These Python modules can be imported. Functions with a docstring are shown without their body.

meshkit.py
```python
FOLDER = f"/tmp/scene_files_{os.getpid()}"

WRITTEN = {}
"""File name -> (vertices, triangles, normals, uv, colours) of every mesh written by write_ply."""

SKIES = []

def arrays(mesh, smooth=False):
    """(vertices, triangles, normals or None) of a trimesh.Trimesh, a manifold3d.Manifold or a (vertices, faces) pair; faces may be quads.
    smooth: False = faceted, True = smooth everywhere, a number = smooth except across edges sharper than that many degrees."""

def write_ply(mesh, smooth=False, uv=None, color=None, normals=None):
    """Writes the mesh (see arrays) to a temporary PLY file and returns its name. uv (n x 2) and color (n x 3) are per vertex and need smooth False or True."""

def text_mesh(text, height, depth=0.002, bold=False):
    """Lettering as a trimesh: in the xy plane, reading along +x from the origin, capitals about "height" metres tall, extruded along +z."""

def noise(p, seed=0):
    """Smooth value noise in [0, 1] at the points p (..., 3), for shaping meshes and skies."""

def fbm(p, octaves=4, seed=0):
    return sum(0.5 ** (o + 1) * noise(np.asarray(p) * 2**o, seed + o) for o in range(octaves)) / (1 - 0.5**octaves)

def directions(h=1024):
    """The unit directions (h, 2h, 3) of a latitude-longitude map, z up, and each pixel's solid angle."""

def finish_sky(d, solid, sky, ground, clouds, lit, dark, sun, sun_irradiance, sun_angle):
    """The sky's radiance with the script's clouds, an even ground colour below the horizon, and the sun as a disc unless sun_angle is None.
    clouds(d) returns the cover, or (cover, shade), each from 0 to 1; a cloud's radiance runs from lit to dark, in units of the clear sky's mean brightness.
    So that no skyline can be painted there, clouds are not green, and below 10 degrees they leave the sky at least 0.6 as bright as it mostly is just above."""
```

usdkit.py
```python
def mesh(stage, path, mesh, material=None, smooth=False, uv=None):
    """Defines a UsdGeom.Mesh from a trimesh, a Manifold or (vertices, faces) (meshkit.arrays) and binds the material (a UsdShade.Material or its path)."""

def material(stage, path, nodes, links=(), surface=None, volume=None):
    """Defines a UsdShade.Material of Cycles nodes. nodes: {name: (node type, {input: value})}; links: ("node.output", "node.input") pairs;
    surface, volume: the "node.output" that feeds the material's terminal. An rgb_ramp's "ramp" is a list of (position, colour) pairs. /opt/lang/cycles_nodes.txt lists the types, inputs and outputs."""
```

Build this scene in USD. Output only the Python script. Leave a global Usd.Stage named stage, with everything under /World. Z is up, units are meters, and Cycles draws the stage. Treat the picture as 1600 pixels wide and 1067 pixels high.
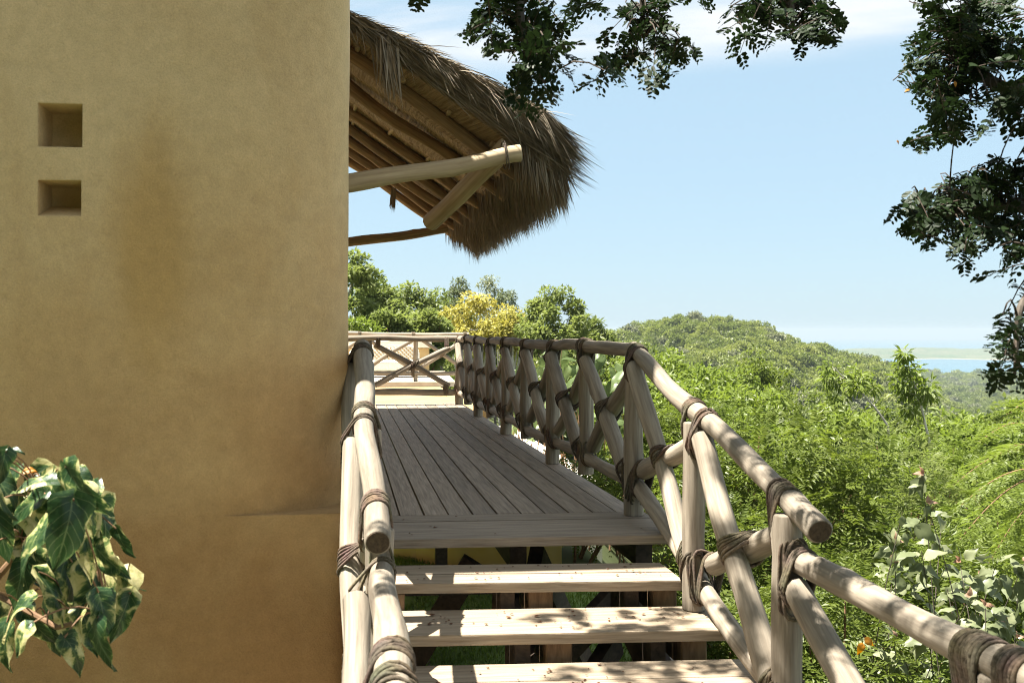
import math, random
import numpy as np, trimesh, manifold3d as m3
from scipy.interpolate import RegularGridInterpolator
import usdkit, meshkit
from pxr import Usd, UsdGeom, UsdLux, UsdShade, Gf, Sdf, Vt

stage = Usd.Stage.CreateInMemory()
UsdGeom.SetStageUpAxis(stage, 'Z'); UsdGeom.SetStageMetersPerUnit(stage, 1.0)
world = UsdGeom.Xform.Define(stage, '/World'); stage.SetDefaultPrim(world.GetPrim())
UsdGeom.Scope.Define(stage, '/World/Looks')
PI = math.pi
# ------------------------------------------------------------------ camera, sky, sun, exposure
FPX, XP, YH, EYE = 1500.0, 680.0, 517.0, 1.05
PSI = math.atan((XP - 536) / FPX)
cam = UsdGeom.Camera.Define(stage, '/World/camera')
AP = 36.0
cam.CreateHorizontalApertureAttr(AP); cam.CreateVerticalApertureAttr(AP * 682 / 1024)
cam.CreateFocalLengthAttr(AP * FPX / 1600)
cam.CreateHorizontalApertureOffsetAttr((800 - XP) / 1600 * AP)
cam.CreateVerticalApertureOffsetAttr((YH - 533.5) / 1600 * AP)
cam.CreateClippingRangeAttr(Gf.Vec2f(0.05, 60000))
cam.AddTranslateOp().Set(Gf.Vec3d(0, 0, EYE))
cam.AddRotateXYZOp().Set(Gf.Vec3f(90, 0, -math.degrees(PSI)))
cam.CreateExposureAttr(2.12)
cam.CreateFStopAttr(6.3); cam.CreateFocusDistanceAttr(7.0)

SUN = np.array([-0.43, 0.04, 1.0]); SUN /= np.linalg.norm(SUN)
sun = UsdLux.DistantLight.Define(stage, '/World/sun')
sun.CreateIntensityAttr(1.25); sun.CreateAngleAttr(0.53); sun.CreateNormalizeAttr(True)
sun.CreateColorAttr(Gf.Vec3f(1.0, 0.95, 0.86))
q = Gf.Rotation(Gf.Vec3d(0, 0, 1), Gf.Vec3d(*map(float, SUN)))
sun.AddOrientOp().Set(Gf.Quatf(q.GetQuat()))
sky = UsdLux.DomeLight.Define(stage, '/World/sky')
skym = usdkit.material(stage, '/World/Looks/sky_look', {
    'sky': ('sky_texture', {'sky_type': 'single_scattering', 'sun_disc': False, 'sun_elevation': math.asin(SUN[2]),
                            'sun_rotation': math.atan2(SUN[0], SUN[1]), 'air_density': 1.0, 'aerosol_density': 0.6, 'ozone_density': 1.0, 'altitude': 60.0}),
    'tc': ('texture_coordinate', {}),
    'sep': ('separate_xyz', {}),
    'map': ('mapping', {'scale': (1.6, 1.6, 9.0), 'location': (0.3, 0.1, 0.55)}),
    'n': ('noise_texture', {'scale': 1.5, 'detail': 7.0, 'roughness': 0.55, 'distortion': 0.5}),
    'cr': ('map_range', {'from_min': 0.33, 'from_max': 0.62, 'to_min': 0.0, 'to_max': 0.9, 'clamp': True, 'range_type': 'smoothstep'}),
    'elev': ('map_range', {'from_min': 0.245, 'from_max': 0.285, 'to_min': 0.0, 'to_max': 1.0, 'clamp': True, 'range_type': 'smoothstep'}),
    'mul': ('math', {'math_type': 'multiply'}),
    'cloud': ('color', {'value': (3.1, 3.16, 3.2)}), 'veil': ('mix', {'mix_type': 'mix', 'fac': 0.88, 'color2': (1.50, 2.10, 2.52)}),
    'mix': ('mix', {'mix_type': 'mix'}),
    'bg': ('background_shader', {'strength': 0.078})},
    [('tc.generated', 'map.vector'), ('tc.generated', 'sep.vector'), ('map.vector', 'n.vector'), ('n.fac', 'cr.value'), ('sep.z', 'elev.value'),
     ('cr.result', 'mul.value1'), ('elev.result', 'mul.value2'), ('mul.value', 'mix.fac'), ('sky.color', 'veil.color1'), ('veil.color', 'mix.color1'), ('cloud.color', 'mix.color2'),
     ('mix.color', 'bg.color')], surface='bg.background')
UsdShade.MaterialBindingAPI.Apply(sky.GetPrim()).Bind(skym)

CAM = np.array([0, 0, EYE])
_F = np.array([math.sin(PSI), math.cos(PSI), 0]); _R = np.array([math.cos(PSI), -math.sin(PSI), 0]); _Z = np.array([0, 0, 1.0])
def at(x, y, D):
    """The point that the photograph shows at (x, y), D metres ahead of the lens."""
    return CAM + D * (_F + (x - XP) / FPX * _R + (YH - y) / FPX * _Z)

# ------------------------------------------------------------------ scene helpers
COUNT = {}; POLES = {}
def numbered(name, parent):
    k = (parent, name); COUNT[k] = COUNT.get(k, 0) + 1
    return f'{parent}/{name}' + (f'_{COUNT[k]-1:03d}' if COUNT[k] > 1 else '')
def tag(prim, label=None, cat=None, group=None, kind=None):
    prim = prim if isinstance(prim, Usd.Prim) else prim.GetPrim()
    for k, v in (('label', label), ('category', cat), ('group', group), ('kind', kind)):
        if v: prim.SetCustomDataByKey(k, v)
    return prim
def thing(name, label, cat, loc=(0, 0, 0), rz=0.0, sc=1.0, group=None, kind=None):
    x = UsdGeom.Xform.Define(stage, numbered(name, '/World'))
    x.AddTranslateOp().Set(Gf.Vec3d(*map(float, loc))); x.AddRotateZOp().Set(float(rz))
    x.AddScaleOp().Set(Gf.Vec3f(*(map(float, sc) if np.ndim(sc) else [float(sc)] * 3)))
    tag(x, label, cat, group, kind)
    return str(x.GetPath())
def copy(src, label, cat, loc, rz, sc, group=None):
    name = src.rsplit('/', 1)[1]
    if name[-4:-3] == '_' and name[-3:].isdigit(): name = name[:-4]
    p = thing(name, label, cat, loc, rz, sc, group)
    prim = stage.GetPrimAtPath(p); prim.GetReferences().AddInternalReference(src); prim.SetInstanceable(True)
    return p
def sub(name, parent):
    x = UsdGeom.Xform.Define(stage, numbered(name, parent)); return str(x.GetPath())
def obj(name, mesh, mat, parent='/World', smooth=False, pc=None, label=None, cat=None, group=None, kind=None):
    p = numbered(name, parent)
    m = usdkit.mesh(stage, p, mesh, mat, smooth)
    if pc is not None:
        UsdGeom.PrimvarsAPI(m).CreatePrimvar('pc', Sdf.ValueTypeNames.Float3Array, 'vertex').Set(Vt.Vec3fArray.FromNumpy(np.asarray(pc, np.float32)))
    tag(m, label, cat, group, kind)
    return p
def cat_mesh(parts):
    vs, fs, n = [], [], 0
    for v, f in parts:
        vs.append(v); fs.append(np.asarray(f) + n); n += len(v)
    return np.vstack(vs), np.vstack(fs)
def norm(a): return a / np.maximum(np.linalg.norm(a, axis=-1, keepdims=True), 1e-9)

def tube(pts, rad, sides=10, caps=True, seed=0, closed=False):
    """A tapered, slightly uneven round pole along pts. Returns (vertices, triangles, pole coordinates)."""
    p = np.asarray(pts, float); n = len(p); rad = np.broadcast_to(np.asarray(rad, float), (n,))
    t = np.gradient(p, axis=0) if not closed else np.roll(p, -1, 0) - np.roll(p, 1, 0)
    t = norm(t)
    ref = np.array([0, 0, 1.0]) if abs(t[0, 2]) < 0.8 else np.array([1.0, 0, 0])
    a = norm(np.cross(t, ref)); b = np.cross(t, a)
    ang = np.arange(sides) * 2 * PI / sides
    s = np.concatenate([[0], np.cumsum(np.linalg.norm(np.diff(p, axis=0), axis=1))])
    ring = np.cos(ang)[None, :, None] * a[:, None] + np.sin(ang)[None, :, None] * b[:, None]
    rr = rad[:, None] * np.ones(sides)
    v = (p[:, None] + rr[..., None] * ring).reshape(-1, 3)
    pc = np.stack([rr * np.cos(ang), rr * np.sin(ang), np.broadcast_to(s[:, None], rr.shape)], -1).reshape(-1, 3) + [seed * 1.37 % 7, seed * 2.11 % 5, seed * 3.7 % 50]
    m = n if closed else n - 1
    i, j = np.meshgrid(np.arange(m), np.arange(sides), indexing='ij'); i2 = (i + 1) % n; j2 = (j + 1) % sides
    q = np.stack([i * sides + j, i * sides + j2, i2 * sides + j2, i2 * sides + j], -1).reshape(-1, 4)
    f = np.vstack([q[:, [0, 1, 2]], q[:, [0, 2, 3]]])
    if caps and not closed:
        vs, ps, fs, k = [v], [pc], [f], len(v)
        for e, flip in ((0, True), (n - 1, False)):
            ringv = v[e * sides:(e + 1) * sides]; ringp = pc[e * sides:(e + 1) * sides]
            vs += [ringv, p[e:e + 1]]; ps += [ringp, ringp.mean(0, keepdims=True)]
            jj = np.arange(sides); tri = np.stack([jj, (jj + 1) % sides, np.full(sides, sides)], 1) + k
            fs.append(tri[:, ::-1] if flip else tri); k += sides + 1
        v, pc, f = np.vstack(vs), np.vstack(ps), np.vstack(fs)
    return v, f[:, ::-1], pc
def pole_pts(a, b, seg, wob, rng, bend=0.0):
    a, b = np.asarray(a, float), np.asarray(b, float); L = np.linalg.norm(b - a)
    n = max(3, int(L / seg) + 1); t = np.linspace(0, 1, n)
    p = a + (b - a) * t[:, None]
    ph = rng.uniform(0, 6.28, 6); env = np.sin(PI * t) ** 0.7
    off = np.stack([np.sin(t * L * 2.1 + ph[k]) * 0.6 + np.sin(t * L * 5.3 + ph[k + 3]) * 0.3 for k in range(3)], 1)
    return p + off * (wob * env)[:, None], t, L
def pole(name, parent, a, b, r0, r1, mat, rng, wob=0.008, sides=14, seg=0.07, lump=0.075, knots=True, **kw):
    p, t, L = pole_pts(a, b, seg, wob * 1.5, rng)
    ph = rng.uniform(0, 6.28, 3)
    r = (r0 + (r1 - r0) * t) * (1 + lump * (np.sin(t * L * 4.1 + ph[0]) * 0.5 + np.sin(t * L * 9.7 + ph[1]) * 0.5))
    # a worn edge at both ends
    ends = np.vstack([p[0], p, p[-1]]); d0, d1 = norm(p[1] - p[0]), norm(p[-1] - p[-2])
    pts = np.vstack([p[0], p[0] + d0 * 0.007, p[1:-1], p[-1] - d1 * 0.007, p[-1]])
    rr = np.concatenate([[r[0] * 0.88, r[0]], r[1:-1], [r[-1], r[-1] * 0.88]])
    v, f, pc = tube(pts, rr, sides, seed=rng.uniform(0, 100)); ax_ = norm(pts[-1] - pts[0])
    for _ in range(int(L * 2.2) + 1):      # healed branch knots: low swellings on one side
        j = rng.integers(2, len(pts) - 2) if len(pts) > 5 else 2; sd = norm(np.cross(ax_, rng.normal(size=3))); c_ = pts[j] + sd * rr[j]; w_ = rng.uniform(0.02, 0.035)
        g_ = np.exp(-(np.linalg.norm(v - c_, axis=1) / w_) ** 2); v = v + sd * (g_ * rng.uniform(0.003, 0.009))[:, None]
    POLES.setdefault(parent, []).append((pts, rr))
    return obj(name, (v, f), mat, parent, smooth=True, pc=pc, **kw), pts, rr
def coil(center, axis, ext, half_ext, half_cross, loops, spread, rope_r, rng, tilt=0.12):
    """Loops of rope round a joint: stacked ovals in planes across axis, long along ext."""
    axis = norm(np.asarray(axis, float)); ext = np.asarray(ext, float); ext = norm(ext - axis * (ext @ axis)); cr = np.cross(axis, ext)
    parts = []; ang = np.linspace(0, 2 * PI, 22, endpoint=False)
    for k in range(loops):
        o = (k / max(1, loops - 1) - 0.5) * spread
        g = 1 + rng.uniform(-0.05, 0.10)
        e = np.cos(ang) * half_ext * g; c = np.sin(ang) * half_cross * (1 + rng.uniform(-0.02, 0.08))
        sh = tilt * (rng.uniform(-1, 1) * e + rng.uniform(-1, 1) * c)
        pts = np.asarray(center) + ext * e[:, None] + cr * c[:, None] + axis * (o + sh + rng.uniform(-0.004, 0.004))[:, None]
        v, f, _ = tube(pts, rope_r * rng.uniform(0.85, 1.15), 6, closed=True)
        parts.append((v, f))
    return cat_mesh(parts)

def box_mesh(lo, hi, bev=0.004):
    lo, hi = np.asarray(lo, float), np.asarray(hi, float); c, h = (lo + hi) / 2, (hi - lo) / 2
    pts = []
    for sx in (-1, 1):
        for sy in (-1, 1):
            for sz in (-1, 1):
                s = np.array([sx, sy, sz])
                for k in range(3):
                    e = h - bev; e = e.copy(); e[k] = h[k]; pts.append(c + s * e)
    return trimesh.convex.convex_hull(np.array(pts))
def skew_board(c00, c10, c11, c01, ztop, th, bev=0.006):
    """A board from its four plan corners."""
    P = np.array([c00, c10, c11, c01], float); c = P.mean(0); pts = []
    for z, k in ((ztop, 1), (ztop - bev, 0), (ztop - th + bev, 0), (ztop - th, 1)):
        for x in P:
            d = norm(c - x); pts.append([*(x + d * bev * 1.4 * k), z])
    return trimesh.convex.convex_hull(np.array(pts))
def prism(poly, z0, z1):
    from shapely.geometry import Polygon
    m = trimesh.creation.extrude_polygon(Polygon(poly), z1 - z0, engine='earcut'); m.apply_translation([0, 0, z0]); return m
def beam(a, b, w, h):
    """A straight squared timber from a to b (w across, h upright)."""
    a, b = np.asarray(a, float), np.asarray(b, float); t = norm(b - a); s = norm(np.cross(t, [0, 0, 1.0] if abs(t[2]) < 0.95 else [0, 1.0, 0])); u = np.cross(s, t)
    return trimesh.convex.convex_hull(np.array([p + s * sx * w / 2 + u * su * h / 2 for p in (a, b) for sx in (-1, 1) for su in (-1, 1)]))

# ------------------------------------------------------------------ materials
L = '/World/Looks/'
def grain(name, dark, light, spots, scale=(38, 38, 2.2), rough=0.75, bump=0.25, coord='pc', spot_at=(0.62, 0.74), tint=0.25, spec=0.25):
    """Weathered timber: grain stretched along the piece, wider stains, knots."""
    nodes = {'a': ('attribute', {'attribute': 'pc'}) if coord == 'pc' else ('geometry', {}),
             'oi': ('object_info', {}), 'osc': ('vector_math', {'vector_math_type': 'add'}) if False else ('vector_math', {'math_type': 'add'}),
             'rv': ('combine_xyz', {}), 'rm': ('math', {'math_type': 'multiply', 'value2': 37.0}),
             'm': ('mapping', {'scale': scale}), 'm2': ('mapping', {'scale': tuple(np.array(scale) * 0.22)}),
             'n': ('noise_texture', {'scale': 1.0, 'detail': 5.0, 'roughness': 0.62, 'distortion': 0.3}),
             'n2': ('noise_texture', {'scale': 1.0, 'detail': 4.0, 'roughness': 0.6}),
             'n3': ('noise_texture', {'scale': 55.0, 'detail': 2.0}),
             'r': ('rgb_ramp', {'ramp': [(0.3, dark), (0.68, light)]}),
             'r2': ('map_range', {'from_min': spot_at[0], 'from_max': spot_at[1], 'to_min': 0.0, 'to_max': 0.75, 'clamp': True}),
             'mx': ('mix', {'mix_type': 'mix', 'color2': spots}),
             'tn': ('map_range', {'from_min': 0.0, 'from_max': 1.0, 'to_min': 1 - tint, 'to_max': 1 + tint}),
             'tv': ('combine_xyz', {}), 'ml': ('mix', {'mix_type': 'multiply', 'fac': 1.0}),
             'b': ('bump', {'strength': bump, 'distance': 0.01}),
             'p': ('principled_bsdf', {'roughness': rough, 'specular_ior_level': spec})}
    src = 'a.vector' if coord == 'pc' else 'a.position'
    links = [('oi.random', 'rm.value1'), ('rm.value', 'rv.x'), ('rm.value', 'rv.y'), ('rm.value', 'rv.z'), (src, 'osc.vector1'), ('rv.vector', 'osc.vector2'),
             ('osc.vector', 'm.vector'), ('osc.vector', 'm2.vector'), ('m.vector', 'n.vector'), ('m2.vector', 'n2.vector'), (src, 'n3.vector'),
             ('n.fac', 'r.fac'), ('n2.fac', 'r2.value'), ('r2.result', 'mx.fac'), ('r.color', 'mx.color1'),
             ('oi.random', 'tn.value'), ('tn.result', 'tv.x'), ('tn.result', 'tv.y'), ('tn.result', 'tv.z'), ('mx.color', 'ml.color1'), ('tv.vector', 'ml.color2'),
             ('ml.color', 'p.base_color'), ('n.fac', 'b.height'), ('b.normal', 'p.normal')]
    return usdkit.material(stage, L + name, nodes, links, surface='p.BSDF')
M = {}
M['pole'] = grain('bleached_pole', (0.145, 0.118, 0.087), (0.305, 0.262, 0.204), (0.078, 0.061, 0.044), scale=(46, 46, 3.0), tint=0.16, bump=0.30, spot_at=(0.55, 0.72))
M['log'] = grain('roof_log', (0.12, 0.075, 0.036), (0.28, 0.19, 0.10), (0.07, 0.042, 0.02), tint=0.15)
M['beamlog'] = grain('beam_log', (0.27, 0.20, 0.12), (0.43, 0.34, 0.215), (0.13, 0.09, 0.05), tint=0.05, bump=0.15)
M['deck'] = grain('grey_plank', (0.150, 0.118, 0.088), (0.300, 0.245, 0.190), (0.105, 0.080, 0.058), scale=(60, 3.0, 30), coord='geo', tint=0.24, rough=0.7, bump=0.4)
M['nosing'] = grain('grey_cross_board', (0.150, 0.118, 0.088), (0.315, 0.260, 0.200), (0.10, 0.076, 0.055), scale=(2.4, 75, 60), coord='geo', tint=0.08, bump=0.45)
M['tread'] = grain('tread_board', (0.20, 0.15, 0.10), (0.36, 0.29, 0.21), (0.13, 0.095, 0.06), scale=(2.6, 70, 70), coord='geo', tint=0.08, bump=0.35)
M['block'] = grain('stringer_timber', (0.10, 0.06, 0.033), (0.23, 0.145, 0.08), (0.05, 0.03, 0.018), scale=(30, 30, 6), coord='geo', tint=0.15)
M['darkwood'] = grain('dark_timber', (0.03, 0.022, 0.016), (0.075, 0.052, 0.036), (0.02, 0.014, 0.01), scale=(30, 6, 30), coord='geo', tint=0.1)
M['cutend'] = grain('cut_end_wood', (0.03, 0.02, 0.012), (0.075, 0.05, 0.03), (0.015, 0.01, 0.007), scale=(90, 20, 90), coord='geo')
M['bark'] = grain('bark', (0.10, 0.08, 0.06), (0.24, 0.20, 0.16), (0.05, 0.04, 0.03), scale=(14, 14, 3), coord='geo', bump=0.8)
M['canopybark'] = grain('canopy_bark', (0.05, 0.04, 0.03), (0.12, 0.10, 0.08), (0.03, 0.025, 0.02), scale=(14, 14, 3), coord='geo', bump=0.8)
M['palebark'] = grain('pale_bark', (0.30, 0.27, 0.22), (0.52, 0.49, 0.42), (0.2, 0.17, 0.13), scale=(20, 20, 4), coord='geo', bump=0.3)
M['twig'] = grain('twig', (0.10, 0.055, 0.03), (0.22, 0.13, 0.07), (0.06, 0.04, 0.02), scale=(30, 30, 5), coord='geo')
M['greenstem'] = grain('green_stem', (0.14, 0.16, 0.05), (0.25, 0.24, 0.10), (0.1, 0.08, 0.03), scale=(30, 30, 5), coord='geo')
M['rope'] = usdkit.material(stage, L + 'rope', {'g': ('geometry', {}), 'n': ('noise_texture', {'scale': 90.0, 'detail': 3.0}), 'n2': ('noise_texture', {'scale': 9.0, 'detail': 2.0}),
    'r': ('rgb_ramp', {'ramp': [(0.3, (0.070, 0.054, 0.037)), (0.7, (0.185, 0.145, 0.102))]}), 'oi': ('object_info', {}), 'ov': ('map_range', {'from_min': 0.0, 'from_max': 1.0, 'to_min': 0.75, 'to_max': 1.45}), 'oc': ('combine_xyz', {}), 'm2': ('mix', {'mix_type': 'multiply', 'fac': 1.0}), 'mm': ('mix', {'mix_type': 'multiply', 'fac': 0.5}),
    'b': ('bump', {'strength': 0.4, 'distance': 0.004}), 'p': ('principled_bsdf', {'roughness': 0.85, 'specular_ior_level': 0.2})},
    [('g.position', 'n.vector'), ('g.position', 'n2.vector'), ('n.fac', 'r.fac'), ('r.color', 'mm.color1'), ('n2.color', 'mm.color2'), ('oi.random', 'ov.value'), ('ov.result', 'oc.x'), ('ov.result', 'oc.y'), ('ov.result', 'oc.z'), ('mm.color', 'm2.color1'), ('oc.vector', 'm2.color2'), ('m2.color', 'p.base_color'), ('n.fac', 'b.height'), ('b.normal', 'p.normal')], surface='p.BSDF')
# plaster: ochre, browner towards the foot, streaked and blotched
M['plaster'] = usdkit.material(stage, L + 'ochre_plaster', {
    'g': ('geometry', {}), 's': ('separate_xyz', {}),
    'n1': ('noise_texture', {'scale': 1.5, 'detail': 5.0, 'roughness': 0.55, 'distortion': 0.6}),
    'mp': ('mapping', {'scale': (2.3, 2.3, 0.85), 'location': (0.35, 0, 0.2)}), 'n2': ('noise_texture', {'scale': 1.0, 'detail': 5.0, 'roughness': 0.6, 'distortion': 0.8}),
    'n3': ('noise_texture', {'scale': 105.0, 'detail': 4.0, 'roughness': 0.7}), 'n4': ('noise_texture', {'scale': 14.0, 'detail': 5.0, 'roughness': 0.6}),
    'zr': ('map_range', {'from_min': -0.4, 'from_max': 2.2, 'to_min': 0.0, 'to_max': 1.0, 'clamp': True}),
    'nz': ('math', {'math_type': 'multiply_add', 'value2': 0.8, 'value3': -0.40}), 'za': ('math', {'math_type': 'add', 'use_clamp': True}),
    'base': ('rgb_ramp', {'ramp': [(0.0, (0.340, 0.194, 0.080)), (0.5, (0.505, 0.335, 0.158)), (1.0, (0.575, 0.420, 0.226))]}),
    'st': ('map_range', {'from_min': 0.50, 'from_max': 0.74, 'to_min': 0.0, 'to_max': 0.32, 'clamp': True}),
    'pm': ('mapping', {'location': (3.75, -12.9, -2.1), 'scale': (4.1, 2.7, 1.42)}), 'pl': ('vector_math', {'math_type': 'length'}), 'pn': ('math', {'math_type': 'multiply_add', 'value2': 1.5}), 'pr': ('map_range', {'from_min': 1.05, 'from_max': 1.95, 'to_min': 0.75, 'to_max': 0.0, 'clamp': True, 'range_type': 'smoothstep'}), 'pmx': ('mix', {'mix_type': 'mix', 'color2': (0.43, 0.265, 0.095)}),
    'mx': ('mix', {'mix_type': 'mix', 'color2': (0.420, 0.262, 0.108)}),
    'f4': ('map_range', {'from_min': 0.25, 'from_max': 0.75, 'to_min': 0.90, 'to_max': 1.10}), 'v4': ('combine_xyz', {}), 'ml': ('mix', {'mix_type': 'multiply', 'fac': 1.0}),
    'hh': ('math', {'math_type': 'multiply_add', 'value2': 0.55}),
    'hm': ('math', {'math_type': 'multiply', 'value2': 1.0}),
    'bv': ('bevel', {'samples': 4, 'radius': 0.012}),
    'sp': ('map_range', {'from_min': 0.3, 'from_max': 0.7, 'to_min': 0.88, 'to_max': 1.10}), 'vs': ('combine_xyz', {}), 'm3': ('mix', {'mix_type': 'multiply', 'fac': 1.0}),
    'b': ('bump', {'strength': 0.55, 'distance': 0.02}), 'p': ('principled_bsdf', {'roughness': 0.9, 'specular_ior_level': 0.15})},
    [('n3.fac', 'sp.value'), ('sp.result', 'vs.x'), ('sp.result', 'vs.y'), ('sp.result', 'vs.z'), ('ml.color', 'm3.color1'), ('vs.vector', 'm3.color2'), ('g.position', 's.vector'), ('s.z', 'zr.value'), ('g.position', 'n1.vector'), ('n1.fac', 'nz.value1'), ('nz.value', 'za.value1'), ('zr.result', 'za.value2'), ('za.value', 'base.fac'),
     ('g.position', 'mp.vector'), ('mp.vector', 'n2.vector'), ('n2.fac', 'st.value'), ('st.result', 'mx.fac'), ('base.color', 'mx.color1'),
     ('g.position', 'n3.vector'), ('g.position', 'n4.vector'), ('n4.fac', 'f4.value'), ('f4.result', 'v4.x'), ('f4.result', 'v4.y'), ('f4.result', 'v4.z'), ('g.position', 'pm.vector'), ('pm.vector', 'pl.vector1'), ('n2.fac', 'pn.value1'), ('pl.value', 'pn.value3'), ('pn.value', 'pr.value'), ('pr.result', 'pmx.fac'), ('mx.color', 'pmx.color1'), ('pmx.color', 'ml.color1'), ('v4.vector', 'ml.color2'),
     ('m3.color', 'p.base_color'), ('n3.fac', 'hh.value1'), ('n4.fac', 'hm.value1'), ('hm.value', 'hh.value3'), ('hh.value', 'b.height'), ('bv.bevel', 'b.normal'), ('b.normal', 'p.normal')], surface='p.BSDF')
def simple(name, c1, c2, scale=6.0, rough=0.85, bump=0.2, dist=0.02, detail=4.0):
    return usdkit.material(stage, L + name, {'g': ('geometry', {}), 'n': ('noise_texture', {'scale': scale, 'detail': detail, 'roughness': 0.6}), 'r': ('rgb_ramp', {'ramp': [(0.32, c1), (0.68, c2)]}),
        'b': ('bump', {'strength': bump, 'distance': dist}), 'p': ('principled_bsdf', {'roughness': rough, 'specular_ior_level': 0.2})},
        [('g.position', 'n.vector'), ('n.fac', 'r.fac'), ('r.color', 'p.base_color'), ('n.fac', 'b.height'), ('b.normal', 'p.normal')], surface='p.BSDF')
M['tan'] = simple('tan_render', (0.62, 0.46, 0.21), (0.70, 0.54, 0.28), 3.0)
M['paving'] = simple('tan_paving', (0.30, 0.195, 0.085), (0.37, 0.25, 0.115), 2.0)
M['wall_tan'] = simple('garden_wall_tan', (0.38, 0.26, 0.115), (0.46, 0.325, 0.15), 3.0)
M['cream'] = simple('cream_coping', (0.66, 0.58, 0.46), (0.76, 0.69, 0.57), 4.0)
M['paledeck'] = simple('pale_platform', (0.40, 0.345, 0.27), (0.50, 0.44, 0.36), 5.0)
M['soil'] = simple('soil', (0.055, 0.05, 0.025), (0.10, 0.085, 0.045), 0.6, bump=0.6, dist=0.1)
M['gravel'] = simple('gravel', (0.10, 0.075, 0.05), (0.30, 0.24, 0.17), 60.0, bump=0.9, dist=0.03)
M['turf'] = simple('turf', (0.11, 0.17, 0.04), (0.18, 0.25, 0.07), 5.0, bump=0.3)
M['white'] = simple('white_wicker', (0.62, 0.58, 0.50), (0.75, 0.71, 0.64), 30.0)
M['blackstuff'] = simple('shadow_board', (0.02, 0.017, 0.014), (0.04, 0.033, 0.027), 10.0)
M['straw'] = usdkit.material(stage, L + 'palm_thatch', {'g': ('geometry', {}), 'n': ('noise_texture', {'scale': 3.0, 'detail': 4.0}), 'a': ('math', {'math_type': 'multiply_add', 'value2': 0.5, 'value3': 0.0}),
    'a2': ('math', {'math_type': 'multiply_add', 'value2': 0.55}),
    'r': ('rgb_ramp', {'ramp': [(0.15, (0.15, 0.118, 0.080)), (0.5, (0.34, 0.285, 0.210)), (0.85, (0.52, 0.455, 0.355))]}),
    'p': ('principled_bsdf', {'roughness': 0.8, 'specular_ior_level': 0.2})},
    [('g.position', 'n.vector'), ('g.random_per_island', 'a.value1'), ('n.fac', 'a2.value1'), ('a.value', 'a2.value3'), ('a2.value', 'r.fac'), ('r.color', 'p.base_color')], surface='p.BSDF')
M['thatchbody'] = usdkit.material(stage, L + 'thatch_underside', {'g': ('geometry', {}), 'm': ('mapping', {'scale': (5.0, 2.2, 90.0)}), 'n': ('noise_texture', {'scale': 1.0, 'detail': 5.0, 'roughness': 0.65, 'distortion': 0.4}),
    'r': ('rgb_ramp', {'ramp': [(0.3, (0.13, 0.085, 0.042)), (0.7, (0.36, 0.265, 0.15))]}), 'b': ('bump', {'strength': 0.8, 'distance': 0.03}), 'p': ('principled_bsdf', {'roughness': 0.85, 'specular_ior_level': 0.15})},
    [('g.position', 'm.vector'), ('m.vector', 'n.vector'), ('n.fac', 'r.fac'), ('r.color', 'p.base_color'), ('n.fac', 'b.height'), ('b.normal', 'p.normal')], surface='p.BSDF')

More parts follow.
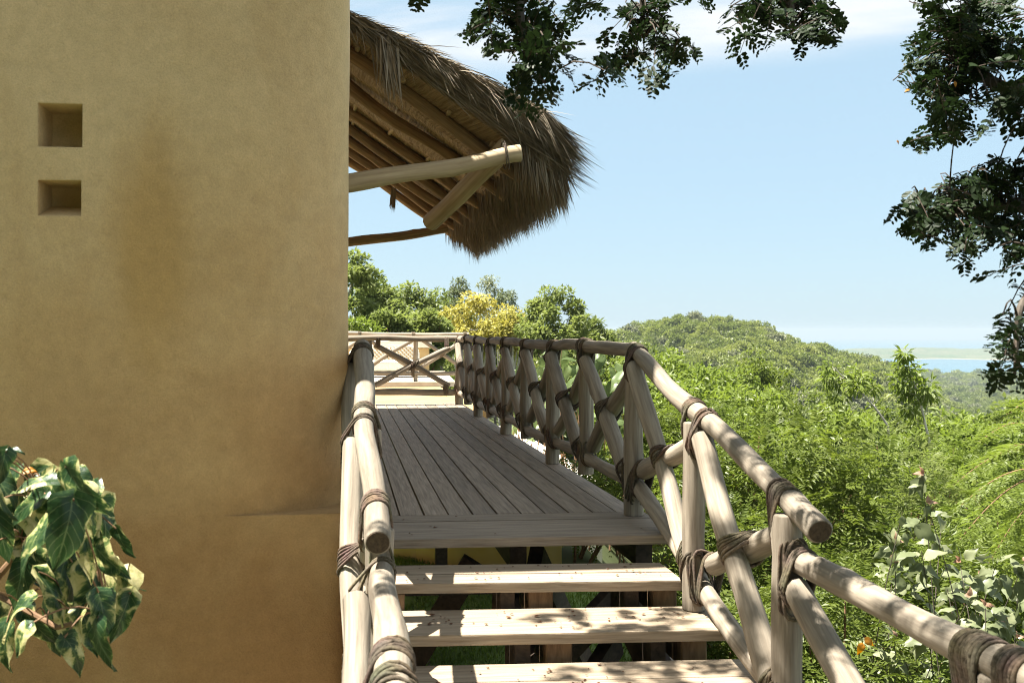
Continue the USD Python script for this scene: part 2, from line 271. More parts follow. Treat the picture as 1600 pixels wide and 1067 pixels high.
def leaf_look(name, ramp, trans=0.35, rough=0.45, spec=0.35, nscale=0.8, nw=0.5, obj_random=0.0):
    """Foliage: every leaf its own tone, in lighter and darker drifts; light comes through."""
    nodes = {'g': ('geometry', {}), 'oi': ('object_info', {}), 'n': ('noise_texture', {'scale': nscale, 'detail': 2.0}),
             'a': ('math', {'math_type': 'multiply_add', 'value2': 1.0 - nw, 'value3': 0.0}), 'b': ('math', {'math_type': 'multiply_add', 'value2': nw}),
             'o': ('math', {'math_type': 'multiply_add', 'value2': obj_random}), 'om': ('math', {'math_type': 'subtract', 'value2': obj_random / 2}),
             'r': ('rgb_ramp', {'ramp': ramp}), 'p': ('principled_bsdf', {'roughness': rough, 'specular_ior_level': spec}),
             'hs': ('hsv', {'saturation': 1.1, 'value': 1.25}), 't': ('translucent_bsdf', {}), 'mc': ('mix_closure', {'fac': trans})}
    links = [('g.position', 'n.vector'), ('g.random_per_island', 'a.value1'), ('a.value', 'b.value3'), ('n.fac', 'b.value1'),
             ('oi.random', 'o.value1'), ('b.value', 'o.value3'), ('o.value', 'om.value1'), ('om.value', 'r.fac'),
             ('r.color', 'p.base_color'), ('r.color', 'hs.color'), ('hs.color', 't.color'), ('p.BSDF', 'mc.closure1'), ('t.BSDF', 'mc.closure2')]
    return usdkit.material(stage, L + name, nodes, links, surface='mc.closure')
G = lambda *c: c
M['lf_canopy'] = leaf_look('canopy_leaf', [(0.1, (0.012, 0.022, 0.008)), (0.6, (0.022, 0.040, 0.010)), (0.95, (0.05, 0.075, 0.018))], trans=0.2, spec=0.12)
M['lf_bush'] = leaf_look('bush_leaf', [(0.1, (0.085, 0.120, 0.022)), (0.5, (0.175, 0.210, 0.042)), (0.9, (0.31, 0.335, 0.085))], trans=0.48, nscale=1.6)
M['lf_yellow'] = leaf_look('yellow_green_leaf', [(0.1, (0.12, 0.165, 0.03)), (0.5, (0.20, 0.25, 0.05)), (0.85, (0.30, 0.32, 0.08)), (0.97, (0.34, 0.25, 0.08))], trans=0.48, nscale=1.2)
M['lf_forest'] = leaf_look('forest_leaf', [(0.1, (0.115, 0.145, 0.032)), (0.5, (0.195, 0.222, 0.054)), (0.9, (0.31, 0.315, 0.092))], trans=0.45, nscale=0.25, obj_random=0.55)
M['lf_tree'] = leaf_look('tree_leaf', [(0.1, (0.125, 0.160, 0.046)), (0.5, (0.215, 0.245, 0.072)), (0.9, (0.33, 0.335, 0.115))], trans=0.52, nscale=0.9)
M['lf_dry'] = leaf_look('dry_forest_leaf', [(0.1, (0.13, 0.145, 0.07)), (0.5, (0.20, 0.21, 0.105)), (0.9, (0.29, 0.28, 0.15))], trans=0.25, nscale=0.25, obj_random=0.3)
M['lf_flower'] = leaf_look('yellow_blossom', [(0.1, (0.26, 0.25, 0.06)), (0.4, (0.46, 0.40, 0.10)), (0.8, (0.58, 0.47, 0.14)), (0.97, (0.56, 0.35, 0.12))], trans=0.35, nscale=0.6)
M['lf_dusty'] = leaf_look('dusty_leaf', [(0.1, (0.15, 0.175, 0.085)), (0.5, (0.27, 0.285, 0.16)), (0.9, (0.42, 0.40, 0.25))], trans=0.3, nscale=2.0, nw=0.2, obj_random=0.7)
M['lf_pink'] = leaf_look('pink_leaf', [(0.1, (0.30, 0.16, 0.10)), (0.6, (0.42, 0.28, 0.20)), (0.95, (0.48, 0.38, 0.27))], trans=0.35, obj_random=0.6)
M['lf_orange'] = leaf_look('orange_leaf', [(0.1, (0.50, 0.20, 0.02)), (0.9, (0.60, 0.30, 0.04))], trans=0.4)
M['lf_broad'] = leaf_look('broad_leaf', [(0.1, (0.09, 0.13, 0.045)), (0.5, (0.15, 0.20, 0.075)), (0.95, (0.25, 0.30, 0.14))], trans=0.4, nscale=3.0, obj_random=0.5)
M['lf_grass'] = leaf_look('lawn_blade', [(0.1, (0.13, 0.20, 0.04)), (0.9, (0.27, 0.35, 0.08))], trans=0.3, nscale=2.0)
M['petal'] = leaf_look('petal', [(0.1, (0.10, 0.04, 0.015)), (0.5, (0.38, 0.13, 0.02)), (0.9, (0.50, 0.28, 0.04))], trans=0.2, nw=0.0)
# variegated leaf: green heart, cream margin, marbled between
M['lf_varieg'] = usdkit.material(stage, L + 'variegated_leaf', {
    'a': ('attribute', {'attribute': 'pc'}), 's': ('separate_xyz', {}), 'oi': ('object_info', {}), 'g': ('geometry', {}),
    'n': ('noise_texture', {'scale': 17.0, 'detail': 5.0, 'roughness': 0.62, 'distortion': 0.9}), 'n2': ('noise_texture', {'scale': 60.0, 'detail': 3.0}),
    'e': ('math', {'math_type': 'multiply_add', 'value2': 0.325}), 'm': ('math', {'math_type': 'multiply_add', 'value2': 2.1, 'value3': -0.72}),
    'o': ('math', {'math_type': 'multiply_add', 'value2': 0.5}), 'oo': ('math', {'math_type': 'subtract', 'value2': 0.325}),
    'r': ('rgb_ramp', {'ramp': [(0.34, (0.016, 0.045, 0.012)), (0.47, (0.045, 0.090, 0.022)), (0.53, (0.14, 0.19, 0.055)), (0.59, (0.40, 0.38, 0.15)), (0.82, (0.58, 0.53, 0.27))]}),
    'vein': ('math', {'math_type': 'absolute'}), 'p': ('principled_bsdf', {'roughness': 0.38, 'specular_ior_level': 0.45}), 't': ('translucent_bsdf', {}), 'mc': ('mix_closure', {'fac': 0.28}),
    'vl': ('math', {'math_type': 'multiply_add', 'value2': -2.2}), 'v7': ('math', {'math_type': 'multiply', 'value2': 6.5}), 'vf': ('math', {'math_type': 'fraction'}), 'va': ('math', {'math_type': 'less_than', 'value2': 0.10}), 'vm': ('math', {'math_type': 'less_than', 'value2': 0.045}), 'vx': ('math', {'math_type': 'maximum'}), 'vw': ('math', {'math_type': 'multiply', 'value2': 0.2}), 'vc': ('mix', {'mix_type': 'mix', 'color2': (0.30, 0.36, 0.16)}),
    'b': ('bump', {'strength': 0.2, 'distance': 0.01})},
    [('vein.value', 'vl.value1'), ('s.y', 'v7.value1'), ('v7.value', 'vl.value3'), ('vl.value', 'vf.value1'), ('vf.value', 'va.value1'), ('vein.value', 'vm.value1'), ('va.value', 'vx.value1'), ('vm.value', 'vx.value2'), ('vx.value', 'vw.value1'), ('vw.value', 'vc.fac'), ('r.color', 'vc.color1'), ('a.vector', 's.vector'), ('g.position', 'n.vector'), ('g.position', 'n2.vector'), ('n.fac', 'm.value1'), ('s.x', 'vein.value1'), ('vein.value', 'e.value1'), ('m.value', 'e.value3'),
     ('oi.random', 'o.value1'), ('e.value', 'o.value3'), ('o.value', 'oo.value1'), ('oo.value', 'r.fac'), ('vc.color', 'p.base_color'), ('vc.color', 't.color'), ('n2.fac', 'b.height'), ('b.normal', 'p.normal'),
     ('p.BSDF', 'mc.closure1'), ('t.BSDF', 'mc.closure2')], surface='mc.closure')
M['sea'] = usdkit.material(stage, L + 'sea_water', {'g': ('geometry', {}), 'n': ('noise_texture', {'scale': 0.05, 'detail': 4.0}), 'b': ('bump', {'strength': 0.25, 'distance': 2.0}),
    'p': ('principled_bsdf', {'base_color': (0.05, 0.11, 0.15), 'roughness': 0.35, 'specular_ior_level': 0.25})},
    [('g.position', 'n.vector'), ('n.fac', 'b.height'), ('b.normal', 'p.normal')], surface='p.BSDF')
M['farland'] = simple('far_shore', (0.050, 0.080, 0.032), (0.10, 0.105, 0.060), 0.012, bump=0.0)
M['sand'] = simple('beach_sand', (0.22, 0.18, 0.13), (0.30, 0.25, 0.18), 0.05, bump=0.0)
M['forestfloor'] = simple('forest_floor', (0.035, 0.050, 0.014), (0.075, 0.085, 0.030), 0.12, bump=0.4, dist=0.6)

# ------------------------------------------------------------------ terrain
_cols = np.array([-4000, -1200, 200, 480, 560, 700, 850, 950, 1080, 1200, 1300, 1400, 1500, 1620, 1900, 3200, 9000.0])
_rads = np.array([0.5, 9, 15, 30, 60, 120, 200, 300, 420, 600, 1000, 1700, 2000, 3500.0])
_tab = np.array([  # ground level by direction (rows as _cols) and distance
    [-1.3, -1.3, -1.3, -1.5, -2, -4, -6, -8, -10, -20, -60, -82, -84, -84],
    [-1.3, -1.3, -1.3, -1.5, -2, -4, -6, -8, -10, -20, -60, -82, -84, -84],
    [-1.3, -1.3, -1.3, -1.5, -1.6, -3, -5, -8, -10, -20, -60, -82, -84, -84],
    [-1.3, -1.3, -1.3, -1.5, -1.6, -2, -5, -8, -10, -20, -60, -82, -84, -84],
    [-1.3, -1.3, -1.3, -1.5, -1.6, -4, -8, -10, -12, -20, -60, -82, -84, -84],
    [-1.3, -1.3, -1.3, -2.0, -3.2, -7, -11, -13, -13, -20, -60, -82, -84, -84],
    [-1.3, -1.3, -1.6, -3.6, -6.5, -11, -15, -15, -13, -22, -60, -82, -84, -84],
    [-1.3, -1.4, -2.6, -5.2, -9, -14, -17.5, -15, -8, -20, -60, -82, -84, -84],
    [-1.3, -2.2, -4.0, -7.6, -12, -18, -20, -12.5, 0.5, -16, -60, -82, -84, -84],
    [-1.3, -2.9, -5.0, -9.2, -14, -20, -22, -14.5, -1.5, -18, -60, -82, -84, -84],
    [-1.3, -3.4, -5.6, -10, -15, -22, -26, -22, -12.5, -26, -60, -82, -84, -84],
    [-1.3, -3.6, -6.0, -10.6, -15.5, -24, -30, -29, -18.5, -32, -62, -80, -84, -84],
    [-1.3, -3.6, -6.2, -11, -16, -25, -34, -41, -45, -52, -66, -78, -84, -84],
    [-1.3, -3.6, -6.2, -11, -16, -25, -34, -41, -46, -54, -66, -78, -84, -84],
    [-1.3, -3.4, -6.0, -10.6, -16, -25, -34, -41, -46, -54, -66, -78, -84, -84],
    [-1.3, -2.6, -5.0, -9, -14, -22, -32, -40, -46, -54, -66, -78, -84, -84],
    [-1.3, -1.3, -3.0, -6, -11, -18, -28, -38, -46, -54, -66, -80, -84, -84]])
_az = PSI + np.arctan((_cols - XP) / FPX)
_rgi = RegularGridInterpolator((_az, np.log(_rads)), _tab, bounds_error=False, fill_value=None)
def ground(x, y):
    x, y = np.asarray(x, float), np.asarray(y, float)
    r = np.clip(np.hypot(x, y), 0.6, 3400); az = np.clip(np.arctan2(x, y), _az[0], _az[-1])
    z = _rgi(np.stack([az, np.log(r)], -1))
    amp = np.clip((r - 25) / 200, 0, 1)
    bumps = (meshkit.fbm(np.stack([x / 45, y / 45, 0 * x], -1), 3, 5) - 0.5) * 9 * amp + (meshkit.fbm(np.stack([x / 6, y / 6, 0 * x], -1), 2, 8) - 0.5) * 0.8 * np.clip((r - 12) / 30, 0, 1)
    keep = np.clip((1900 - r) / 300, 0, 1)
    z = z + bumps * keep
    flat = np.clip((x - 2.3) / 1.2, 0, 1) if True else 0
    flat = np.where(y > 22, 1.0, flat) if False else np.clip(flat + np.clip((y - 17) / 8, 0, 1), 0, 1)
    return np.where(y < -30, np.minimum(z, -1.3), -1.3 * (1 - flat) + z * flat)
th = np.concatenate([np.linspace(-PI, -0.35, 40), np.linspace(-0.33, 1.0, 170), np.linspace(1.03, PI, 40)])
rr_ = np.concatenate([[0.0], np.geomspace(0.7, 2600, 150)])
TH, RR = np.meshgrid(th, rr_, indexing='ij')
gx, gy = RR * np.sin(TH), RR * np.cos(TH)
gz = ground(gx, gy)
nr = len(rr_); i, j = np.meshgrid(np.arange(len(th) - 1), np.arange(nr - 1), indexing='ij')
q4 = np.stack([i * nr + j, i * nr + j + 1, (i + 1) * nr + j + 1, (i + 1) * nr + j], -1).reshape(-1, 4)
obj('ground', (np.stack([gx, gy, gz], -1).reshape(-1, 3), np.vstack([q4[:, [0, 2, 1]], q4[:, [0, 3, 2]]])), M['forestfloor'], smooth=True, kind='structure')
# the sea, out to its horizon
a = np.linspace(0, 2 * PI, 97)[:-1]; SEA = -80.0; RS = 9300.0
obj('sea', (np.vstack([[[0, 0, SEA]], np.stack([RS * np.sin(a), RS * np.cos(a), np.full(96, SEA)], 1)]), np.stack([np.zeros(96, int), np.arange(96) + 1, (np.arange(96) + 1) % 96 + 1], 1)[:, ::-1]), M['sea'], kind='structure')
# the low headland across the lagoon
def headland():
    xs = np.linspace(1180, 2400, 260); vs = []; us = np.linspace(0, 1, 9)
    for x in xs:
        ht = 27 * (0.85 + 0.5 * (meshkit.fbm(np.array([[x / 60, 0.2, 0]]), 4, 3)[0] - 0.5)) * np.clip((x - 1200) / 160, 0.05, 1) * (1 - 0.1 * np.clip((x - 1400) / 300, 0, 1))
        for u in us:
            D = 2720 + 60 * math.sin(x / 70) + 60 * math.sin(x / 23) * 0.4 + u * 900
            p = at(x, 517, D); prof = math.sin(min(1, u * 2.2) * PI / 2) if u < 0.5 else math.cos((u - 0.5) * PI) ** 0.5 if u < 1 else 0
            z = SEA - 1.2 + (ht + 1.2) * prof + 5 * (meshkit.noise(np.array([[x / 9, u * 9, 1]]), 2)[0] - 0.5) * (u > 0.1) * (u < 0.9)
            vs.append([p[0], p[1], z])
    n = len(us); i, j = np.meshgrid(np.arange(len(xs) - 1), np.arange(n - 1), indexing='ij')
    q = np.stack([i * n + j, (i + 1) * n + j, (i + 1) * n + j + 1, i * n + j + 1], -1).reshape(-1, 4)
    return np.array(vs), np.vstack([q[:, [0, 1, 2]], q[:, [0, 2, 3]]])
obj('hills', headland(), M['farland'], smooth=True, kind='structure')
xs = np.linspace(1395, 1800, 90); vs = []
for x in xs:
    w = max(0.05, math.sin(x / 31) * 0.5 + math.sin(x / 83 + 1) * 0.6)
    D = 2720 + 60 * math.sin(x / 70) + 24 * math.sin(x / 23)
    for dd, z in ((-16 * w - 8, SEA + 0.15), (24, SEA + 3.5 * w + 0.5), (60, SEA + 0.2)):
        p = at(x, 517, D + dd); vs.append([p[0], p[1], z])
i = np.arange(89)[:, None] * 3 + np.arange(2)[None]; i = i.ravel()
q = np.stack([i, i + 3, i + 4, i + 1], 1)
obj('beach', (np.array(vs), np.vstack([q[:, [0, 1, 2]], q[:, [0, 2, 3]]])), M['sand'], kind='structure')
# air
hz = trimesh.creation.box(bounds=[[-9800, -9800, -86], [9800, 9800, 24]])
hzm = usdkit.material(stage, L + 'air', {'v': ('principled_volume', {'color': (0.40, 0.47, 0.52), 'density': 0.00020, 'anisotropy': 0.1})}, [], volume='v.volume')
obj('haze', hz, hzm, kind='stuff', label='thin pale sea haze filling the air over the forest')

# ------------------------------------------------------------------ lawn, terrace, far platform
lawn_poly = [(-3.1, 7.75), (-0.5, 7.7), (-0.5, 2.3), (2.35, 2.3), (2.6, 5.5), (2.7, 8.6), (1.2, 10.4), (-0.5, 10.8), (-3.1, 10.8)]
def sheet(poly, z):
    m = prism(poly, z - 0.05, z); return m
obj('lawn', sheet(lawn_poly, -1.285), M['turf'], kind='structure')
obj('gravel_strip', sheet([(-0.6, 2.2), (0.42, 2.2), (0.55, 5.6), (0.62, 6.9), (0.2, 7.6), (-0.6, 7.7)], -1.279), M['gravel'], kind='structure')
obj('terrace', prism([(1.88, 8.15), (1.92, 14.3), (2.1, 19.95), (-6.0, 19.95), (-6.0, 13.6), (-0.5, 13.6), (-0.5, 10.7), (0.74, 9.75)], -1.5, -0.30), M['tan'], kind='structure')
obj('lower_path', prism([(2.5, 12.6), (3.9, 14.2), (3.95, 22.5), (2.3, 22.5)], -4.2, -1.2), M['cream'], kind='structure')
obj('paving', prism([(2.10, 13.95), (2.02, 20.0), (-6.0, 20.0), (-6.0, 13.95)], -0.302, -0.12), M['paving'], kind='structure')
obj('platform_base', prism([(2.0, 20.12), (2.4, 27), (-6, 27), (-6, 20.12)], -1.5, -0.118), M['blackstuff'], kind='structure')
obj('raised_platform', prism([(2.35, 20.02), (2.7, 25.4), (-6, 25.4), (-6, 20.02)], -0.116, -0.02), M['paledeck'], kind='structure')

# ------------------------------------------------------------------ the house: plaster wall with niches and a rounded corner, thatched roof
rng = np.random.default_rng(3)
house = thing('plaster_house', 'ochre plastered house with two square wall niches and a palm thatch overhang', 'house', (0, 0, 0))
def corner(ax, ay, p, n=26):
    t = np.linspace(0, PI / 2, n)
    return [(0.022 - ax + ax * math.sin(k) ** (2 / p), 4.80 + ay - ay * math.cos(k) ** (2 / p)) for k in t]
def wall_block(cn, z0, z1, back=7.7):
    poly = [(-6.5, 4.80), (-3.0, 4.80), (-1.6, 4.80)] + cn + [(0.022, back), (-6.5, back)]
    m = prism(poly, z0, z1); return m3.Manifold(m3.Mesh(np.asarray(m.vertices, np.float32), np.asarray(m.faces, np.uint32)))
low = wall_block(corner(0.10, 0.07, 2.0), -1.6, 0.142)
up = wall_block(corner(0.66, 0.44, 2.0), 0.140, 4.7)
# the ledge left where the rounded corner starts: soft sloping fillet
wallm = low + up
def niche(x0, x1, z0, z1, dz, dx):
    f = [(x0, 4.70, z0), (x1, 4.70, z0), (x1, 4.70, z1), (x0, 4.70, z1)]
    b = [(x0 + 0.012, 4.995, z0 + dz), (x1 - dx, 4.995, z0 + dz), (x1 - dx, 4.995, z1 - 0.012), (x0 + 0.012, 4.995, z1 - 0.012)]
    return m3.Manifold.hull_points(np.array(f + b, np.float32))
wallm = wallm - niche(-1.475, -1.262, 1.932, 2.152, 0.02, 0.008) - niche(-1.475, -1.266, 1.570, 1.782, 0.105, 0.006)
def hand_trowelled(v):
    x, y, z = v; w = min(1.0, max(0.0, (x + 3.5) / 1.5))
    nx = meshkit.fbm(np.array([[z * 1.1, y * 1.5, 3.0]]), 3, 1)[0] - 0.5; ny = meshkit.fbm(np.array([[x * 1.2, z * 1.2, 7.0]]), 3, 2)[0] - 0.5
    return (x + w * (0.006 * (z - 0.9) + 0.022 * nx * (x > -1.2)), y + w * 0.035 * ny * (y < 5.3), z)
wallm = wallm.refine_to_length(0.16).warp(hand_trowelled)
obj('rear_wall', box_mesh((-6.4, 7.702, -1.6), (-3.2, 13.5, 4.0), 0.02), M['plaster'], house)
for Y in (8.6, 12.6): obj('roof_post', tube([(-2.15, Y, -1.4), (-2.13, Y, 1.5), (-2.15, Y, 4.85)], [0.1, 0.095, 0.09], 12)[:2], M['beamlog'], house)
obj('plaster_wall', wallm, M['plaster'], house, smooth=35)
# roof
def under(X): return 3.40 - 0.683 * (X - 0.06)
def top(X): return np.where(X < 1.55, 3.60 - 0.467 * (X - 0.06), 2.904 - 0.467 * (X - 1.55) - np.clip(X - 1.55, 0, 1) ** 2 * 4.0)
def log_part(name, a, b, r0, r1, mat, parent, seed, wob=0.02, **kw):
    return pole(name, parent, a, b, r0, r1, mat, np.random.default_rng(seed), wob=wob, sides=12, lump=0.06, **kw)
raft_Y = [8.02, 9.0, 10.1, 10.9, 11.6, 12.3, 12.95]
for k, Y in enumerate(raft_Y):
    xe = 1.52 + 0.05 * math.sin(k * 2.3)
    log_part('rafter', (-2.2, Y, under(-2.2) - 0.055), (xe, Y + 0.05, under(xe) - 0.055), 0.066, 0.055, M['log'], house, 20 + k)
for k, X in enumerate((0.12, 0.5, 0.88, 1.25)):
    log_part('lath', (X, 7.92, under(X) + 0.03), (X + 0.02, 13.15, under(X) + 0.03), 0.022, 0.02, M['beamlog'], house, 40 + k)
log_part('outrigger_beam', (-0.3, 7.60, 2.17), (1.42, 7.60, 2.475), 0.074, 0.066, M['beamlog'], house, 50, wob=0.03, label='pale pole reaching out under the near end of the thatch')
log_part('outrigger_beam', (-3.3, 12.0, 1.62), (1.30, 12.0, 2.335), 0.062, 0.056, M['log'], house, 51, label='dark pole reaching out under the far end of the thatch')
log_part('strut_log', (1.36, 7.76, 2.57), (0.82, 9.02, 2.07), 0.088, 0.08, M['beamlog'], house, 52, wob=0.015)
obj('rope_lashing', coil((1.30, 7.63, 2.46), (0.95, 0, 0.2), (0, 0.3, 1), 0.115, 0.095, 2, 0.02, 0.005, rng), M['rope'], house)
# thatch body
def thatch_body():
    Ys = np.linspace(7.75, 13.2, 90); Xu = np.linspace(-2.3, 1.72, 44); Xt = np.linspace(1.76, -2.3, 44)
    prof_n = len(Xu) + len(Xt); vs = []
    for Y in Ys:
        e = min(1, (Y - 7.75) / 0.25, (13.2 - Y) / 0.25); ph = (np.interp(Y, raft_Y, np.arange(7)) % 1)
        sag = 0.045 * math.sin(PI * ph) ** 2 if raft_Y[0] < Y < raft_Y[-1] else 0
        for X in Xu: vs.append([X, Y, under(X) + 0.02 - sag + 0.05 * (1 - e) + 0.02 * (meshkit.noise(np.array([[X * 6, Y * 14, 1]]))[0] - 0.5)])
        for X in Xt: vs.append([X, Y, float(top(X)) - 0.05 - 0.10 * (1 - e) + 0.06 * (meshkit.noise(np.array([[X * 5, Y * 5, 9]]))[0] - 0.5)])
    i, j = np.meshgrid(np.arange(89), np.arange(prof_n), indexing='ij'); j2 = (j + 1) % prof_n
    q = np.stack([i * prof_n + j, i * prof_n + j2, (i + 1) * prof_n + j2, (i + 1) * prof_n + j], -1).reshape(-1, 4)
    caps = []
    nU = len(Xu)
    for base, fl in ((0, 0), (89 * prof_n, 1)):
        for k in range(nU - 1):
            a_, b_, c_, d_ = base + k, base + k + 1, base + prof_n - 2 - k, base + prof_n - 1 - k
            caps += [[a_, b_, c_], [a_, c_, d_]] if not fl else [[a_, c_, b_], [a_, d_, c_]]
    return np.array(vs), np.vstack([q[:, [0, 1, 2]], q[:, [0, 2, 3]], np.array(caps)])
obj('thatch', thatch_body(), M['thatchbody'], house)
def straws(base, d, length, width, droop, rng):
    """Flat palm blades: base points, directions, each a bent two-piece strip."""
    n = len(base); d = norm(d); s = norm(np.cross(d, rng.normal(size=(n, 3)) * 0.5 + [0, 0, 1])); w = (width * rng.uniform(0.5, 1.3, n))[:, None] / 2
    Ln = np.asarray(length)[:, None]; dr = np.asarray(droop)[:, None]
    p1 = base + d * Ln * 0.5 + [0, 0, -0.15] * dr * Ln; p2 = base + d * Ln + [0, 0, -0.6] * dr * Ln
    v = np.stack([base - s * w, base + s * w, p1 - s * w, p1 + s * w, p2], 1).reshape(-1, 3)
    k = np.arange(n)[:, None, None] * 5
    return v, (np.array([[0, 1, 3], [0, 3, 2], [2, 3, 4]])[None] + k).reshape(-1, 3)
def thatch_straw():
    r = np.random.default_rng(8); P = []
    n = 24000; X = r.uniform(-0.6, 1.70, n); Y = r.uniform(7.74, 13.2, n)   # the weathered coat
    b = np.stack([X, Y, top(X) - 0.04 + r.uniform(-0.02, 0.05, n)], 1); sl = np.where(X < 1.5, -0.47, -0.47 - (X - 1.5) * 3.5)
    d = np.stack([np.ones(n), r.normal(0, 0.28, n) - 0.25 * (Y < 8.0), sl + r.normal(0.08, 0.16, n)], 1)
    P.append(straws(b, d, r.uniform(0.2, 0.5, n) * np.where(X > 1.25, 0.6, 1.0), 0.011, r.uniform(0.1, 0.6, n), r))
    n = 24000; Y = r.uniform(7.70, 13.25, n); X = 1.80 - r.uniform(0, 1, n) ** 1.7 * 0.40                            # the eave's hanging fringe
    lo, hi = under(X) + 0.03, np.maximum(under(X) + 0.05, top(X) - 0.06); b = np.stack([X, Y, lo + (hi - lo) * r.uniform(0, 1, n)], 1)
    out = np.clip((X - 1.45) / 0.5, 0, 1.1)
    d = np.stack([0.08 + 0.34 * out + r.normal(0, 0.10, n), r.normal(0, 0.14, n), -np.ones(n) * (1.1 - 0.15 * out)], 1)
    P.append(straws(b, d, r.uniform(0.16, 0.36, n) * (1 - 0.25 * out), 0.009, r.uniform(0, 0.3, n), r))
    n = 7000; X = r.uniform(0.0, 1.70, n); Y = r.uniform(7.66, 7.9, n)                                             # blades over the near gable edge
    b = np.stack([X, Y, top(X) - r.uniform(0.0, 0.10, n)], 1); w = np.clip((X - 0.5) / 1.2, 0, 1)
    d = np.stack([0.8 + r.normal(0, 0.25, n), -0.12 + r.normal(0, 0.16, n), -0.45 - 0.35 * w + r.normal(0, 0.22, n)], 1)
    P.append(straws(b, d, r.uniform(0.12, 0.28, n) * (1 + 0.5 * w), 0.010, r.uniform(0.1, 0.5 + 0.6 * w, n), r))
    n = 4200; X = r.uniform(-0.1, 1.7, n); u = r.uniform(0, 1, n) ** 0.8
    b = np.stack([X, 7.74 - 0.05 * u + r.normal(0, 0.015, n), under(X) + 0.10 + (top(X) - under(X) - 0.14) * u], 1)
    P.append(straws(b, np.stack([np.ones(n), r.normal(-0.06, 0.06, n), -0.6 + r.normal(0, 0.12, n)], 1), r.uniform(0.2, 0.5, n), 0.010, r.uniform(0.0, 0.3, n), r))
    n = 170; X = 0.34 + r.normal(0, 0.045, n)                                                                       # a loose hank hanging near the wall
    b = np.stack([X, r.uniform(7.62, 7.72, n), top(X) - 0.06 - r.uniform(0, 0.1, n)], 1)
    d = np.stack([0.10 + r.normal(0, 0.10, n), -0.15 + r.normal(0, 0.08, n), -np.ones(n)], 1)
    P.append(straws(b, d, r.uniform(0.2, 0.52, n), 0.014, r.uniform(0, 0.3, n), r))
    n = 70; b = np.stack([r.normal(0.62, 0.012, n), r.uniform(12.0, 12.06, n), np.full(n, 2.86) + r.uniform(-0.12, 0, n)], 1)
    P.append(straws(b, np.stack([r.normal(0, .10, n), r.normal(0, .10, n), -np.ones(n)], 1), r.uniform(0.12, 0.26, n), 0.014, np.zeros(n), r))
    return cat_mesh(P)
obj('thatch_straw', thatch_straw(), M['straw'], house, kind='stuff')

# ------------------------------------------------------------------ the deck
deck = thing('plank_deck', 'grey weathered plank deck running along the house behind the log railing', 'deck', (0, 0, 0))
edges = [0.042 + 0.1398 * k for k in range(13)]
for k in range(12):
    x0, x1 = edges[k] + 0.006, edges[k + 1] - 0.0055
    z = rng.uniform(-0.002, 0.002); e = 13.82 + rng.uniform(-0.02, 0.02)
    obj('plank', skew_board((x0, 5.462 - 0.012 * k / 12), (x1, 5.462 - 0.012 * (k + 1) / 12), (x1 - 0.0, e), (x0, e), z, 0.042, 0.005), M['deck'], deck)
for (y0l, y1l, y0r, y1r, z) in ((5.272, 5.453, 5.262, 5.440, 0.001), (4.832, 5.264, 4.802, 5.254, 0.0)):
    obj('cross_board', skew_board((0.03, y0l), (1.745, y0r), (1.745, y1r), (0.03, y1l), z, 0.046, 0.006), M['nosing'], deck)
for X in (0.18, 0.92, 1.60):
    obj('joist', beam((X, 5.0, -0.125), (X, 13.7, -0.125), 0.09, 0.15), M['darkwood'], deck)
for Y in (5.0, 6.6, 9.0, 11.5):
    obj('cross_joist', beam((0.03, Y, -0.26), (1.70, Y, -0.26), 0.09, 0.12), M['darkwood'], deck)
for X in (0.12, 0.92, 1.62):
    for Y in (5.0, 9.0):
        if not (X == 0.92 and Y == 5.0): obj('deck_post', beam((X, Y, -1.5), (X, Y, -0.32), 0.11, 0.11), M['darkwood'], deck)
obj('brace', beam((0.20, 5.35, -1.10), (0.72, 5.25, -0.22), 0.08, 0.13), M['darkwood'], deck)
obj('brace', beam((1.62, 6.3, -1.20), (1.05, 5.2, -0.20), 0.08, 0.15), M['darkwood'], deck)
# ------------------------------------------------------------------ the steps
stairs = thing('plank_stairs', 'sunlit timber steps with open risers leading down from the deck', 'stairs', (0, 0, 0))
fronts = [(4.452, 4.372), (4.060, 4.000), (3.655, 3.60), (3.255, 3.20), (2.855, 2.80)]
depth = [0.345, 0.375, 0.385, 0.385, 0.385]
for k, (yl, yr) in enumerate(fronts):
    z = -0.12 * (k + 1); t = sub('tread', stairs); dpt = depth[k]; xr = (1.60, 1.70, 1.70, 1.70, 1.70)[k]; xl = (0.06, 0.045, 0.03, 0.03, 0.03)[k]
    mid = dpt * 0.47
    for (a0, a1) in ((0, mid - 0.003), (mid + 0.003, dpt)):
        obj('board', skew_board((xl, yl + a0), (xr, yr + a0), (xr, yr + a1), (xl, yl + a1), z + rng.uniform(-0.002, 0.002), 0.046, 0.006), M['tread'], t)
    ym = (yl + yr) / 2
    for X in (0.16, 0.86, 1.46):
        obj('block', box_mesh((X + 0.01, ym + 0.035, z - 0.185), (X + 0.125, ym + 0.30, z - 0.047), 0.006), M['block'], stairs)
        if X > 0.5: obj('packer', box_mesh((X - 0.125, ym + 0.05, z - 0.26), (X - 0.055, ym + 0.30, z - 0.048), 0.004), M['darkwood'], stairs)
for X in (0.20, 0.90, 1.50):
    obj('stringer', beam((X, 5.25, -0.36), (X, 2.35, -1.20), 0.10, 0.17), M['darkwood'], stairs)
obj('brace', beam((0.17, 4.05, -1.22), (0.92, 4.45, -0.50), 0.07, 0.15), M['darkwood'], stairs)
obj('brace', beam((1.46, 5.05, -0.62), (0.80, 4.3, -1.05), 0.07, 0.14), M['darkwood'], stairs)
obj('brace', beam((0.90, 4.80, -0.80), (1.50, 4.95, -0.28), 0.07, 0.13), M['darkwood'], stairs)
land = thing('landing', 'timber landing at the foot of the steps', 'landing', (0, 0, 0))
